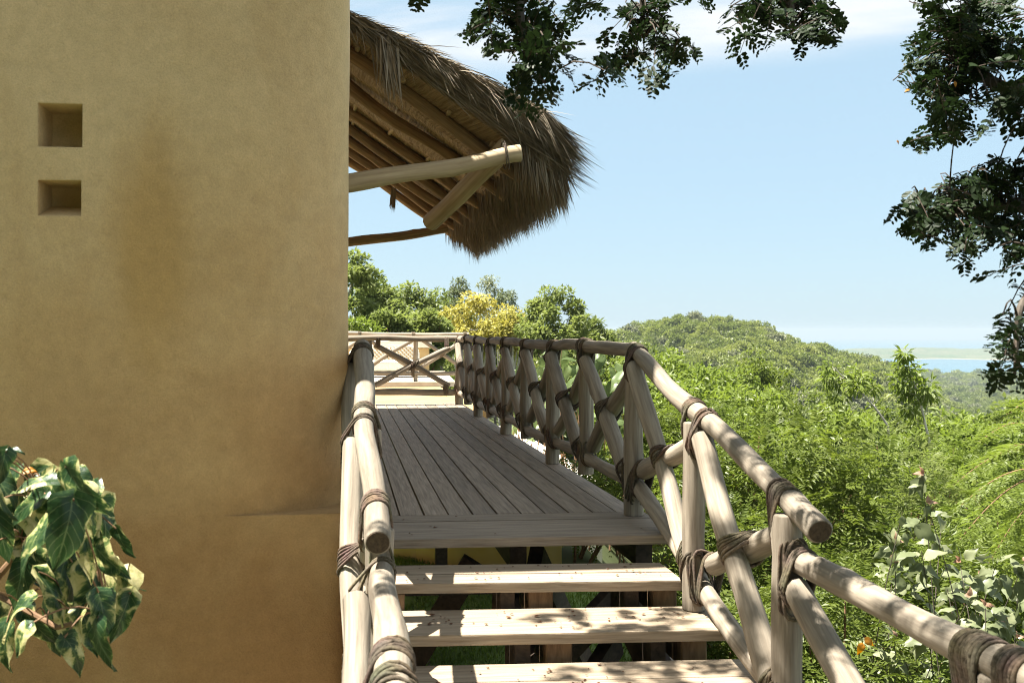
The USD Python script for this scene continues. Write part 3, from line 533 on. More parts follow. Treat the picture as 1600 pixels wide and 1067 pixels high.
for k in range(8):
    y0 = 2.43 - 0.30 * (k + 1)
    obj('board', box_mesh((-0.1, y0 + 0.003, -0.766), (1.72, y0 + 0.297, -0.72), 0.006), M['tread'], land)
for X in (0.1, 1.5): obj('bearer', beam((X, 2.4, -0.85), (X, 0.05, -0.85), 0.1, 0.15), M['darkwood'], land)
# fallen petals and bits on the boards
def petals():
    r = np.random.default_rng(11); vs, fs = [], []
    n = 0
    for k in range(170):
        tr = r.choice(5, p=[0.24, 0.27, 0.27, 0.15, 0.07]) if k > 10 else -1
        if tr < 0: x, y, z = r.uniform(0.3, 1.6), r.uniform(4.85, 5.4), 0.003
        else:
            x = r.uniform(0.25, 1.55); z = -0.12 * (tr + 1) + 0.004; y = (fronts[tr][0] + fronts[tr][1]) / 2 + r.uniform(0.04, depth[tr] - 0.04)
        s = r.uniform(0.004, 0.011) * (1 if r.uniform() < 0.85 else 1.5); m = 5; a0 = r.uniform(0, 6.28)
        ring = [[x + s * math.cos(a0 + q * 6.28 / m) * r.uniform(0.6, 1.2), y + s * math.sin(a0 + q * 6.28 / m) * r.uniform(0.5, 1), z + r.uniform(0, 0.004)] for q in range(m)]
        vs += ring + [[x, y, z + 0.005]]; fs += [[n + q, n + (q + 1) % m, n + m] for q in range(m)]; n += m + 1
    return np.array(vs), np.array(fs)
obj('fallen_petals', petals(), M['petal'], label='tiny orange and brown petals scattered on the steps', cat='petals', kind='stuff')

# ------------------------------------------------------------------ lashed log railings
RH = 0.94
def slope_base(Y): return 0.0 if Y >= 5.34 else -0.2757 * (5.34 - Y)
def joint(par, p, axis, ext, he, hc, loops, spread, r=0.0075, seed=0, tilt=0.14):
    """Turns of rope pulled tight round all poles of the railing that pass near p."""
    rg = np.random.default_rng(seed); p = np.asarray(p, float); axis = norm(np.asarray(axis, float)); ext = np.asarray(ext, float)
    near = []
    for c, rad in POLES[par]:
        k = np.where(np.linalg.norm(c - p, axis=1) < 0.34)[0]
        if len(k): near.append((c[max(k[0] - 1, 0):k[-1] + 2], rad[max(k[0] - 1, 0):k[-1] + 2]))
    surf = []
    for c, rad in near:
        if len(c) < 2: continue
        v = [tube(np.stack([np.interp(np.linspace(0, len(c) - 1, 60), np.arange(len(c)), c[:, q]) for q in range(3)], 1), np.interp(np.linspace(0, len(c) - 1, 60), np.arange(len(c)), rad), 20, caps=False)[0]]
        surf += v
    surf = np.vstack(surf)
    parts = []
    loops = int(loops * rg.uniform(1.0, 1.5) + 0.5); r = r * 0.82
    for k in range(loops):
        o = (k / max(1, loops - 1) - 0.5) * spread + rg.uniform(-0.003, 0.003)
        ax = norm(axis + rg.normal(0, tilt * 0.45, 3)); e = norm(ext - ax * (ext @ ax)); cr = np.cross(ax, e)
        q = surf - (p + axis * o); sl = np.abs(q @ ax) < 0.012
        E_, C_ = (q @ e)[sl], (q @ cr)[sl]; g = 1 + rg.uniform(-0.12, 0.12)
        ok = (E_ / (he * g)) ** 2 + (C_ / (hc + 0.055)) ** 2 < 1
        if ok.sum() < 8: continue
        from scipy.spatial import ConvexHull
        P = np.stack([E_[ok], C_[ok]], 1); H = P[ConvexHull(P).vertices]; m = H.mean(0)
        d = np.linalg.norm(H - m, axis=1, keepdims=True); H = m + (H - m) * (d + r * (0.75 + 0.5 * (k % 3 == 2))) / d
        H = np.vstack([H, H[:1]]); L_ = np.concatenate([[0], np.cumsum(np.linalg.norm(np.diff(H, axis=0), axis=1))])
        t = np.linspace(0, L_[-1], 29)[:-1]; R = np.stack([np.interp(t, L_, H[:, 0]), np.interp(t, L_, H[:, 1])], 1)
        R = (np.roll(R, 1, 0) + 2 * R + np.roll(R, -1, 0)) / 4
        pts = p + axis * o + e * R[:, :1] + cr * R[:, 1:]
        v, f, _ = tube(pts, r * rg.uniform(0.9, 1.15), 6, closed=True); parts.append((v, f))
    if parts: obj('rope_lashing', cat_mesh(parts), M['rope'], par, smooth=True)
def bay(par, A, B, zA, zB, hA, hB, side, rng, r=0.047, lash=True):
    """Two crossed braces between the uprights at plan points A and B: zA, zB the foot levels, hA, hB the top levels."""
    A, B = np.array([*A, 0.0]), np.array([*B, 0.0]); t = norm(B - A); n = np.array([-t[1], t[0], 0]) * side
    i = 0.085
    a0, a1 = A + t * i + n * 0.03, B - t * i + n * 0.03; b0, b1 = A + t * i - n * 0.03, B - t * i - n * 0.03
    a0[2], a1[2] = hA - 0.085, zB + 0.085; b0[2], b1[2] = zA + 0.10, hB - 0.13
    for (p, q) in ((a0, a1), (b0, b1)):
        pole('brace', par, p, q, r * rng.uniform(0.92, 1.1), r * rng.uniform(0.92, 1.1), M['pole'], rng, wob=0.012, sides=12)
    # the crossing
    d1, d2 = a1 - a0, b1 - b0
    s = np.linalg.lstsq(np.stack([d1, -d2], 1), b0 - a0, rcond=None)[0]
    c = (a0 + d1 * s[0] + b0 + d2 * s[1]) / 2
    if lash: joint(par, c, norm(d1) + 0.15 * norm(d2), n, 0.094, 0.062, 6, 0.075, seed=int(rng.integers(1e6)))
def railing_run(par, X, Ys, posts, rng, side, first=True):
    pass
# the long railing right of deck and steps
R1 = thing('log_railing', 'bleached log railing with crossed braces along the right edge of deck and steps', 'railing', (0, 0, 0), group=None)
rng = np.random.default_rng(21)
XR = 1.65
dy = [13.60, 12.64, 11.68, 10.67, 9.66, 8.57, 7.48, 6.43, 5.34]
for k, Y in enumerate(dy):
    floor = k % 2 == 0
    pole('post', R1, (XR, Y, 0.0 if floor else 0.075), (XR + rng.uniform(-0.01, 0.01), Y, RH - 0.03), 0.057 if floor else 0.052, 0.052, M['pole'], rng, wob=0.006, sides=16)
for a, b in ((0, 4), (4, 8)):
    pole('top_rail', R1, (XR, dy[a] + (0.12 if a == 0 else 0.0), RH), (XR, dy[b] - (0.0), RH + 0.002), 0.040, 0.043, M['pole'], rng, wob=0.012, sides=16)
    pole('bottom_rail', R1, (XR + 0.01, dy[a] - 0.02, 0.165), (XR + 0.01, dy[b] + 0.0, 0.165 if b < 8 else 0.185), 0.040, 0.042, M['pole'], rng, wob=0.012, sides=14)
sy = [5.34, 4.315, 3.41, 2.27]
_, pts, rr = pole('top_rail', R1, (XR, 5.36, RH + 0.012), (XR + 0.004, 3.20, 0.352), 0.044, 0.046, M['pole'], rng, wob=0.012, sides=20)
def end_cap(rail, c, d, r):
    p = [np.asarray(c) - np.asarray(d) * 0.01, np.asarray(c) + np.asarray(d) * 0.0025]
    v, f, pc = tube(p, [r, r], 18, seed=5); obj('cut_end', (v, f), M['cutend'], rail, label='dark sawn end of the rail')
R1rails = [f'{R1}/top_rail', f'{R1}/top_rail_001', f'{R1}/top_rail_002']
end_cap(R1rails[2], pts[-1], norm(pts[-1] - pts[-2]), rr[-1] * 0.93)
pole('bottom_rail', R1, (XR + 0.01, 5.37, 0.19), (XR + 0.01, 3.30, -0.40), 0.042, 0.044, M['pole'], rng, wob=0.012, sides=18)
pole('top_rail', R1, (XR, 3.47, 0.213), (XR + 0.01, 0.3, 0.22), 0.046, 0.05, M['pole'], rng, wob=0.014, sides=22, label='level lower rail of the landing')
pole('bottom_rail', R1, (XR, 3.30, -0.55), (XR + 0.01, 0.3, -0.55), 0.044, 0.046, M['pole'], rng, wob=0.014, sides=16)
pole('post', R1, (XR - 0.03, 4.315, -0.24), (XR - 0.03, 4.315, slope_base(4.315) + RH - 0.03), 0.054, 0.052, M['pole'], rng, wob=0.006, sides=18)
pole('post', R1, (XR - 0.015, 3.41, -0.60), (XR - 0.015, 3.41, slope_base(3.41) + RH - 0.035), 0.056, 0.053, M['pole'], rng, wob=0.006, sides=20)
pole('post', R1, (XR, 2.27, -0.72), (XR, 2.27, 0.185), 0.055, 0.053, M['pole'], rng, wob=0.006, sides=18)
pole('post', R1, (XR, 0.9, -0.72), (XR, 0.9, 0.185), 0.055, 0.053, M['pole'], rng, wob=0.006, sides=18)
zb = lambda Y: slope_base(Y) + 0.165
for k in range(8):
    bay(R1, (XR, dy[k]), (XR, dy[k + 1]), 0.165, 0.165, RH, RH, -1, rng)
bay(R1, (XR, 5.34), (XR, 4.315), 0.165, zb(4.315), RH, slope_base(4.315) + RH, -1, rng, 0.048)
bay(R1, (XR, 4.315), (XR, 3.41), zb(4.315), zb(3.41), slope_base(4.315) + RH, slope_base(3.41) + RH, -1, rng, 0.049)
bay(R1, (XR, 3.41), (XR, 2.27), -0.55, -0.55, 0.215, 0.215, -1, rng, 0.049)
for k, Y in enumerate(dy):     # ropes over the top rail and round the foot joints
    n = 4 if k < 4 else 5
    if k < 8: joint(R1, (XR, Y - 0.055, RH - 0.05), (0, 1, 0), (0, 0, 1), 0.115, 0.064, n, 0.045, seed=100 + k)
    if 0 < k < 8: joint(R1, (XR, Y + 0.06, RH - 0.035), (0, 1, 0), (0, 0, 1), 0.095, 0.06, 3, 0.03, seed=300 + k)
    joint(R1, (XR, Y + 0.06, 0.205), (0, 1, 0.35), (0, 0, 1), 0.115, 0.066, 5, 0.055, seed=200 + k)
    if k < 8: joint(R1, (XR, Y - 0.062, 0.20), (0, 1, -0.35), (0, 0, 1), 0.10, 0.066, 3, 0.03, seed=400 + k)
S = (0, 1, 0.2757)
joint(R1, (XR, 5.27, RH - 0.055), S, (0, 0, 1), 0.13, 0.068, 8, 0.075, 0.0075, 41, tilt=0.2)
joint(R1, (XR, 5.27, 0.20), S, (0, 0, 1), 0.125, 0.068, 6, 0.06, 0.0075, 42)
joint(R1, (XR, 4.385, 0.635), S, (0, 0, 1), 0.115, 0.066, 6, 0.05, 0.0075, 43)
joint(R1, (XR, 4.245, 0.585), S, (0, 0, 1), 0.12, 0.066, 6, 0.05, 0.0075, 44)
joint(R1, (XR, 4.385, -0.055), (0, 1, 0.55), (0, 0, 1), 0.13, 0.072, 10, 0.10, 0.0075, 45)
joint(R1, (XR, 4.245, -0.085), (0, 1, -0.1), (0, 0, 1), 0.12, 0.072, 6, 0.05, 0.0075, 46)
joint(R1, (XR, 3.475, 0.365), (0, 1, 0.1), (0, 0, 1), 0.13, 0.068, 9, 0.085, 0.0075, 47)
joint(R1, (XR, 3.335, 0.145), (0, 1, 0.0), (0, 0, 1), 0.145, 0.070, 9, 0.07, 0.0075, 48)
joint(R1, (XR, 3.47, -0.33), (0, 1, 0.4), (0, 0, 1), 0.13, 0.072, 9, 0.09, 0.0075, 49)
joint(R1, (XR, 2.345, 0.17), (0, 1, 0.0), (0, 0, 1), 0.125, 0.070, 12, 0.11, 0.0075, 50)
joint(R1, (XR, 2.19, 0.165), (0, 1, 0.0), (0, 0, 1), 0.125, 0.070, 8, 0.075, 0.0075, 51)
# the railing left of the steps
R2 = thing('log_railing', 'bleached log railing left of the steps, close beside the house wall', 'railing', (0, 0, 0))
rng = np.random.default_rng(22); XL = 0.105
pole('top_rail', R2, (XL, 5.38, RH + 0.022), (XL + 0.01, 3.19, 0.348), 0.050, 0.043, M['pole'], rng, wob=0.016, sides=22)
_, pts, rr = None, None, None
end_cap(f'{R2}/top_rail', (XL + 0.010, 3.19, 0.348), norm(np.array([0.0, -2.19, -0.61])), 0.0385)
pole('top_rail', R2, (XL + 0.04, 3.46, 0.215), (XL - 0.045, 0.3, 0.215), 0.043, 0.052, M['pole'], rng, wob=0.022, sides=22, label='level lower rail of the landing')
pole('bottom_rail', R2, (XL - 0.02, 5.36, 0.19), (XL - 0.02, 3.30, -0.40), 0.042, 0.044, M['pole'], rng, wob=0.012, sides=16)
pole('bottom_rail', R2, (XL, 3.30, -0.55), (XL - 0.04, 0.3, -0.55), 0.042, 0.044, M['pole'], rng, wob=0.012, sides=16)
for Y, z0, z1, X in ((5.34, 0, RH - 0.02, XL - 0.03), (4.315, -0.24, 0.61, XL + 0.015), (3.41, -0.60, 0.35, XL + 0.025), (2.27, -0.72, 0.18, XL - 0.02), (0.9, -0.72, 0.18, XL - 0.03)):
    pole('post', R2, (X, Y, z0), (X, Y, z1), 0.052, 0.050, M['pole'], rng, wob=0.006, sides=16)
bay(R2, (XL - 0.03, 5.34), (XL - 0.03, 4.315), 0.165, zb(4.315), RH, slope_base(4.315) + RH, -1, rng, 0.044)
bay(R2, (XL - 0.03, 4.315), (XL - 0.03, 3.41), zb(4.315), zb(3.41), slope_base(4.315) + RH, slope_base(3.41) + RH, -1, rng, 0.045)
bay(R2, (XL - 0.03, 3.41), (XL - 0.04, 2.27), -0.55, -0.55, 0.215, 0.215, -1, rng, 0.045)
for p, ax, he, hc, n, sp, sd in (((XL - 0.005, 5.25, 0.875), S, 0.14, 0.074, 9, 0.085, 61), ((XL - 0.005, 4.375, 0.615), S, 0.125, 0.074, 6, 0.055, 62), ((XL, 4.245, 0.575), S, 0.13, 0.072, 4, 0.045, 63),
                                 ((XL + 0.01, 3.475, 0.365), (0, 1, 0.15), 0.12, 0.066, 7, 0.075, 64), ((XL + 0.03, 3.335, 0.16), (0, 1, 0), 0.14, 0.066, 5, 0.06, 65), ((XL - 0.02, 2.345, 0.17), (0, 1, 0), 0.12, 0.072, 9, 0.085, 66),
                                 ((XL - 0.03, 2.19, 0.165), (0, 1, 0), 0.12, 0.072, 7, 0.07, 67), ((XL - 0.03, 3.60, -0.27), (0, 1, 0.4), 0.12, 0.072, 9, 0.12, 68), ((XL - 0.03, 4.385, -0.055), (0, 1, 0.5), 0.12, 0.072, 7, 0.08, 69), ((XL - 0.02, 5.27, 0.20), S, 0.12, 0.07, 5, 0.06, 70)):
    joint(R2, p, ax, (0, 0, 1), he, hc, n, sp, 0.0075, sd, tilt=0.2)
# across the far end of the deck
R3 = thing('log_railing', 'log railing with one crossed bay across the far end of the deck', 'railing', (0, 0, 0))
rng = np.random.default_rng(23); Y3 = 13.62
pole('top_rail', R3, (0.0, Y3, RH), (1.62, Y3 + 0.03, RH), 0.042, 0.045, M['pole'], rng, wob=0.012)
pole('bottom_rail', R3, (0.0, Y3, 0.18), (1.60, Y3 + 0.01, 0.175), 0.045, 0.048, M['pole'], rng, wob=0.012)
pole('post', R3, (0.36, Y3 + 0.06, 0.0), (0.36, Y3 + 0.06, RH), 0.052, 0.05, M['pole'], rng, wob=0.006)
bay(R3, (0.36, Y3), (1.60, Y3), 0.18, 0.18, RH, RH, 1, rng, 0.038)
joint(R3, (0.50, Y3, RH - 0.05), (1, 0, 0), (0, 0, 1), 0.075, 0.05, 4, 0.05, 0.008, 81); joint(R3, (1.47, Y3, RH - 0.05), (1, 0, 0), (0, 0, 1), 0.075, 0.05, 4, 0.05, 0.008, 82)
joint(R3, (1.46, Y3, 0.21), (1, 0, 0), (0, 0, 1), 0.075, 0.05, 4, 0.05, 0.008, 83)
# on the second platform
R4 = thing('log_railing', 'log railing with crossed bays on the far sunlit platform, before the wicker sofa', 'railing', (0, 0, 0))
rng = np.random.default_rng(24); Y4 = 20.25
pole('top_rail', R4, (-1.9, Y4, 0.985), (2.66, Y4, 0.975), 0.042, 0.042, M['pole'], rng, wob=0.015, sides=12)
pole('bottom_rail', R4, (-1.9, Y4, 0.16), (2.66, Y4, 0.15), 0.045, 0.045, M['pole'], rng, wob=0.012, sides=12)
px4 = [-0.75, 0.41, 1.53, 2.64]
for X in px4: pole('post', R4, (X, Y4 + 0.03, -0.02), (X, Y4 + 0.03, 0.96), 0.05, 0.048, M['pole'], rng, wob=0.006, sides=12)
for k in range(3): bay(R4, (px4[k], Y4 - 0.02), (px4[k + 1], Y4 - 0.02), 0.16, 0.16, 0.975, 0.975, 1, rng, 0.042)
for X in px4[1:]:
    joint(R4, (X - 0.06, Y4, 0.2), (1, 0, 0), (0, 0, 1), 0.12, 0.075, 5, 0.06, 0.009, int(X * 100)); joint(R4, (X - 0.06, Y4, 0.93), (1, 0, 0), (0, 0, 1), 0.11, 0.07, 4, 0.05, 0.009, int(X * 90))
# white wicker sofa
sofa = thing('wicker_sofa', 'white woven wicker sofa on the far platform behind its railing', 'sofa', (0.95, 22.3, -0.02))
obj('seat', box_mesh((-0.75, -0.35, 0.16), (0.75, 0.35, 0.38), 0.04), M['white'], sofa)
for sx in (-1, 1):
    for sy in (-1, 1): v, f, pc = tube([(sx * 0.7, sy * 0.3, 0), (sx * 0.7, sy * 0.3, 0.2)], 0.03, 8); obj('leg', (v, f), M['white'], sofa)
def woven(p0, ux, uz, w, h, n):
    parts = []
    for k in range(-int(h / w * n), n + 1):
        for s in (1, -1):
            x0 = k * w / n if s == 1 else w - k * w / n
            a_, b_ = np.array([x0, 0.0]), np.array([x0 + s * h, h])
            lo, hi = (a_, b_) if s == 1 else (b_, a_)
            t0, t1 = max(0, (0 - lo[0]) / (hi[0] - lo[0])), min(1, (w - lo[0]) / (hi[0] - lo[0]))
            if t1 - t0 < 0.1: continue
            q0, q1 = lo + (hi - lo) * t0, lo + (hi - lo) * t1
            P = lambda q: np.asarray(p0) + np.asarray(ux) * q[0] + np.asarray(uz) * q[1] + np.array([0, 0.012 * s, 0])
            v, f, _ = tube([P(q0), P(q1)], 0.015, 5); parts.append((v, f))
    return cat_mesh(parts)
obj('woven_panel', woven((-0.72, -0.36, 0.40), (1, 0, 0), (0, 0, 1), 1.44, 0.30, 16), M['white'], sofa)
obj('back_frame', cat_mesh([tube(p, 0.03, 8)[:2] for p in ([(-0.75, -0.36, 0.38), (-0.75, -0.36, 0.62), (-0.6, -0.36, 0.72), (0, -0.36, 0.76), (0.6, -0.36, 0.72), (0.75, -0.36, 0.62), (0.75, -0.36, 0.38)],)]), M['white'], sofa)
for sx in (-1, 1): obj('armrest', box_mesh((sx * 0.75 - 0.05, -0.35, 0.38), (sx * 0.75 + 0.05, 0.35, 0.60), 0.03), M['white'], sofa)
gw = thing('garden_wall', 'tan rendered low wall with cream coping behind the far platform', 'wall', (0, 0, 0))
obj('wall_body', box_mesh((-6, 25.6, -1.4), (2.3, 25.85, 0.60), 0.02), M['wall_tan'], gw); obj('coping', box_mesh((-6.02, 25.5, 0.602), (2.36, 25.95, 0.80), 0.02), M['cream'], gw)
#VEG
# ------------------------------------------------------------------ plants
def leaves(P, A, N, Lg, W, fold=0.25):
    """Folded pointed leaves: foot points, leaf axes, upward normals, lengths, widths."""
    A = norm(A); S = norm(np.cross(A, N)); N = np.cross(S, A); Lg = np.asarray(Lg)[:, None]; W = np.asarray(W)[:, None]
    m = P + A * Lg * 0.45; e = N * W * fold
    v = np.stack([P, m + S * W / 2 + e, P + A * Lg - N * Lg * 0.08, m - S * W / 2 + e], 1).reshape(-1, 3)
    k = np.arange(len(P))[:, None, None] * 4
    return v, (np.array([[0, 1, 2], [0, 2, 3]])[None] + k).reshape(-1, 3)
def rounds(P, A, N, Lg, W):
    """Oval leaflets of six corners."""
    A = norm(A); S = norm(np.cross(A, N)); N = np.cross(S, A); Lg = np.asarray(Lg)[:, None]; W = np.asarray(W)[:, None]
    v = np.stack([P, P + A * Lg * 0.3 + S * W * 0.42, P + A * Lg * 0.75 + S * W * 0.45, P + A * Lg - N * Lg * 0.05, P + A * Lg * 0.75 - S * W * 0.45, P + A * Lg * 0.3 - S * W * 0.42], 1).reshape(-1, 3)
    k = np.arange(len(P))[:, None, None] * 6
    return v, (np.array([[0, 1, 2], [0, 2, 3], [0, 3, 4], [0, 4, 5]])[None] + k).reshape(-1, 3)
def pinnate(P, A, N, Ls, n, lL, lW, droop=0.25, kind=leaves, r=None):
    """Feather leaves: n pairs of leaflets along each drooping midrib. Returns the leaflets' mesh and the midribs' points."""
    A = norm(A); S = norm(np.cross(A, N)); N = np.cross(S, A); Ls = np.asarray(Ls)
    t = np.linspace(0.15, 1, n); V, F, k = [], [], 0; rib = [P]
    for j in t:
        c = P + A * (Ls * j)[:, None] - np.array([0, 0, 1.0]) * (Ls * droop * j * j)[:, None]; rib.append(c)
        tang = norm(A - np.array([0, 0, 1.0]) * (2 * droop * j))
        sz = (1 - 0.45 * abs(j - 0.5) * 2 * (j > 0.5))
        for s in (-1, 1):
            d = tang * 0.45 + S * s * 0.9 + (r.normal(0, 0.12, A.shape) if r is not None else 0)
            v, f = kind(c, d, N + (r.normal(0, 0.2, A.shape) if r is not None else 0), lL * sz * np.ones(len(P)), lW * sz * np.ones(len(P)))
            V.append(v); F.append(f + k); k += len(v)
    return np.vstack(V), np.vstack(F), np.stack(rib, 1)
def sphere(n, r): return norm(r.normal(size=(n, 3)))
def clump_leaves(cs, rs, per, Lg, W, r, up=0.5, shell=0.55, hang=0.2):
    """Leaf tufts: per leaves in each ball of centre cs and radius rs."""
    c = np.repeat(cs, per, 0); R = np.repeat(rs, per); n = len(c); d = sphere(n, r); d[:, 2] = d[:, 2] * 0.9 + 0.15; d = norm(d)
    P = c + d * (R * (shell + (1 - shell) * r.uniform(0, 1, n) ** 0.7))[:, None] * [1, 1, 0.85]
    A = norm(d * 0.6 + sphere(n, r) * 0.8 - [0, 0, hang]); N = norm(d * 0.5 + np.array([-0.25, 0, 1.0]) * up + sphere(n, r) * 0.45)
    return leaves(P, A, N, Lg * r.uniform(0.7, 1.3, n), W * r.uniform(0.7, 1.3, n))
def crown_clumps(n, ctr, rad, r, rmin, rmax, flat=0.0):
    d = sphere(n, r); u = r.uniform(0.25, 1, n) ** 0.45
    c = np.asarray(ctr) + d * np.asarray(rad) * u[:, None] * (0.8 + 0.4 * meshkit.noise(d * 2.1 + 7, int(r.integers(99))))[:, None]
    return c, r.uniform(rmin, rmax, n)
def limbs(base, top, cs, r0, r, n=9, sides=6):
    """A tapered bent trunk and limbs that reach the tufts."""
    base, top = np.asarray(base, float), np.asarray(top, float); t = np.linspace(0, 1, 8)[:, None]
    tr = base + (top - base) * t + np.sin(t * 5 + r.uniform(0, 6)) * np.array([[0.05, 0.04, 0]]) * np.linalg.norm(top - base)
    parts = [tube(tr, np.linspace(r0, r0 * 0.45, 8), sides)[:2]]
    for i in r.permutation(len(cs))[:n]:
        s = tr[r.integers(3, 8)]; e = cs[i]; tt = np.linspace(0, 1, 6)[:, None]
        pth = s + (e - s) * tt + np.array([0, 0, 1.0]) * (np.sin(tt * PI) * 0.12 * np.linalg.norm(e - s)) + r.normal(0, 0.03, (6, 3)) * np.sin(tt * PI)
        parts.append(tube(pth, np.linspace(r0 * 0.42, r0 * 0.10, 6), 5)[:2])
    return cat_mesh(parts)
def tree_parts(t, seed, h, R, rz, n, rc, per, Lg, W, leafmat, barkmat, trunk_r=0.09, base=0.0, nl=9, up=0.9):
    r = np.random.default_rng(seed)
    c, rr = crown_clumps(n, (0, 0, h - rz), (R, R, rz), r, rc * 0.7, rc * 1.2)
    obj('trunk', limbs((0, 0, -0.6), (r.normal(0, 0.2), r.normal(0, 0.2), h - rz * 1.1), c, trunk_r, r, nl), barkmat, t)
    obj('crown', clump_leaves(c, rr, per, Lg, W, r, up), leafmat, t)

rng = np.random.default_rng(77)
sky_x = [400, 545, 600, 640, 700, 760, 820, 845, 900, 950, 1000, 1060, 1130, 1200, 1250, 1290, 1320, 1380, 1425, 1520, 1800, 2400]
sky_y = [380, 425, 445, 456, 462, 480, 505, 520, 524, 518, 503, 493, 496, 507, 522, 536, 543, 560, 577, 581, 584, 590]
def topline(p, h):
    q = p - CAM; D = q @ _F; return XP + FPX * (q @ _R) / D, YH - FPX * (q[2] + h) / D
# forest individuals: four kinds, instanced
FOREST = 'forest trees crowding the valley and lower hillside'
protos = []
for k, (sd, h, R, rz, mat, lab) in enumerate([(1, 6.0, 2.5, 2.0, 'lf_forest', 'rounded green tree in the sunlit forest covering the valley'),
                                              (2, 7.0, 2.2, 2.6, 'lf_forest', 'rounded green tree in the sunlit forest covering the valley'),
                                              (3, 5.2, 2.8, 1.7, 'lf_forest', 'rounded green tree in the sunlit forest covering the valley'),
                                              (4, 5.5, 2.2, 2.0, 'lf_dry', 'greyish dry-leaved tree among the green forest covering the valley')]):
    protos.append([None, sd, h, R, rz, mat, lab])
placed = []
KIND = [('forest_tree', 'rounded green tree'), ('forest_tree', 'tall-crowned green tree'), ('forest_tree', 'low spreading green tree'), ('dry_tree', 'greyish dry-leaved tree')]
def put_forest(x, y, sc, k, rot, px):
    pr = protos[k]; loc = (x, y, float(ground(x, y)) - 0.2); r = math.hypot(x, y)
    zone = 'on the rise left of the hill' if px < 960 else ('in front of the wooded hill' if px < 1260 else 'in the valley before the lagoon')
    zone += ', nearer crowns' if r < 62 else ', middle crowns' if r < 95 else ', farther crowns'
    lab = f'{KIND[k][1]} {zone}'; grp = f'{KIND[k][1]}s {zone}'
    if pr[0] is None:
        t = thing(KIND[k][0], lab, 'tree', loc, rot, sc, grp); pr[0] = t
        tree_parts(t, pr[1], pr[2], pr[3], pr[4], 46, 0.72, 105, 0.26, 0.15, M[pr[5]], M['bark'] if k < 3 else M['palebark'], 0.10)
    else: copy(pr[0], lab, 'tree', loc, rot, sc, grp)
cells = []
for r in np.arange(24, 150, 3.2):
    da = 4.0 / r
    for az in np.arange(_az[4] + 0.16, _az[13] + 0.06, da):
        rj = r + rng.uniform(-1.8, 1.8); aj = az + rng.uniform(-0.45, 0.45) * da
        cells.append((rj, aj, rng.uniform(0.75, 1.15), rng.integers(0, 3) if rng.uniform() < 0.9 else 3, rng.uniform(0, 360)))
n_ind = 0
for (r, az, sc, k, rot) in sorted(cells, key=lambda c: c[0]):
    x, y = r * math.sin(az), r * math.cos(az); p = np.array([x, y, float(ground(x, y))])
    X, Yt = topline(p, protos[k][2] * sc)
    if Yt < np.interp(X, sky_x, sky_y) or (X < 960 and r < 60) or (r < 34 and Yt < 610): continue
    if n_ind >= 290: break
    put_forest(x, y, sc, k, rot, X); n_ind += 1
R_IND = r
for (x, y, sc, k, rot, lab) in [(-5.5, -4.5, 1.25, 1, 40, 'tall garden tree behind the viewpoint, nearest the house wall'), (-1.6, -5.6, 1.35, 0, 200, 'rounded garden tree straight behind the viewpoint'), (2.4, -6.2, 1.3, 1, 110, 'tall garden tree behind the viewpoint on the slope side'), (-3.4, -3.2, 1.1, 2, 20, 'low spreading garden tree behind the viewpoint, between the taller ones'), (0.6, -4.2, 1.2, 1, 75, 'tall-crowned garden tree close behind the viewpoint, over the landing'), (-7.2, -7.0, 1.6, 0, 75, 'largest garden tree behind the viewpoint'), (-9.5, -2.5, 1.3, 0, 300, 'rounded garden tree beyond the left end of the house wall')]:
    copy(protos[k][0], lab, 'tree', (x, y, -1.4), rot, sc)
# the rest of the forest as one mass
far = UsdGeom.PointInstancer.Define(stage, '/World/distant_forest')
tag(far, 'distant forest canopy running over the hill and down to the lagoon', 'forest', kind='stuff')
pp = []
for k in range(4):
    r = np.random.default_rng(50 + k); c, rc = crown_clumps(26, (0, 0, 3.4 + 0.4 * k), (2.6, 2.6, 2.0), r, 0.75, 1.15)
    d = obj('tree_crown', clump_leaves(c, rc, 44, 0.62, 0.42, r, 0.6), M['lf_forest'] if k < 3 else M['lf_dry'], '/World/distant_forest'); pp.append(d)
pos, sc_, idx, ori = [], [], [], []
r = R_IND - 4
while r < 1800:
    step = 4.2 * (1 + max(0, r - 150) / 600); da = step / r
    lo = _az[4] + 0.10 if r < 600 else _az[9]
    for az in np.arange(lo, _az[13] + 0.10, da):
        rj, aj = r + rng.uniform(-0.5, 0.5) * step, az + rng.uniform(-0.5, 0.5) * da; x, y = rj * math.sin(aj), rj * math.cos(aj); g = float(ground(x, y))
        s = rng.uniform(0.75, 1.2) * (1 + max(0, r - 150) / 900)
        X, Yt = topline(np.array([x, y, g]), 5.6 * s)
        dry = rng.uniform() < 0.06 + 0.10 * (meshkit.noise(np.array([[x / 40, y / 40, 0.5]]), 4)[0] > 0.68)
        if Yt < np.interp(X, sky_x, sky_y) or g < -79: continue
        pos.append((x, y, g - 0.5)); sc_.append((s, s, s * rng.uniform(0.8, 1.15))); idx.append(3 if dry else int(rng.integers(0, 3))); a_ = rng.uniform(0, PI); ori.append(Gf.Quath(math.cos(a_), 0, 0, math.sin(a_)))
    r += step * 0.85
far.CreatePositionsAttr(Vt.Vec3fArray.FromNumpy(np.array(pos, np.float32))); far.CreateScalesAttr(Vt.Vec3fArray.FromNumpy(np.array(sc_, np.float32)))
far.CreateProtoIndicesAttr(Vt.IntArray(idx)); far.CreateOrientationsAttr(Vt.QuathArray(ori)); far.CreatePrototypesRel().SetTargets([Sdf.Path(p) for p in pp])
print('forest', n_ind, R_IND, len(pos))

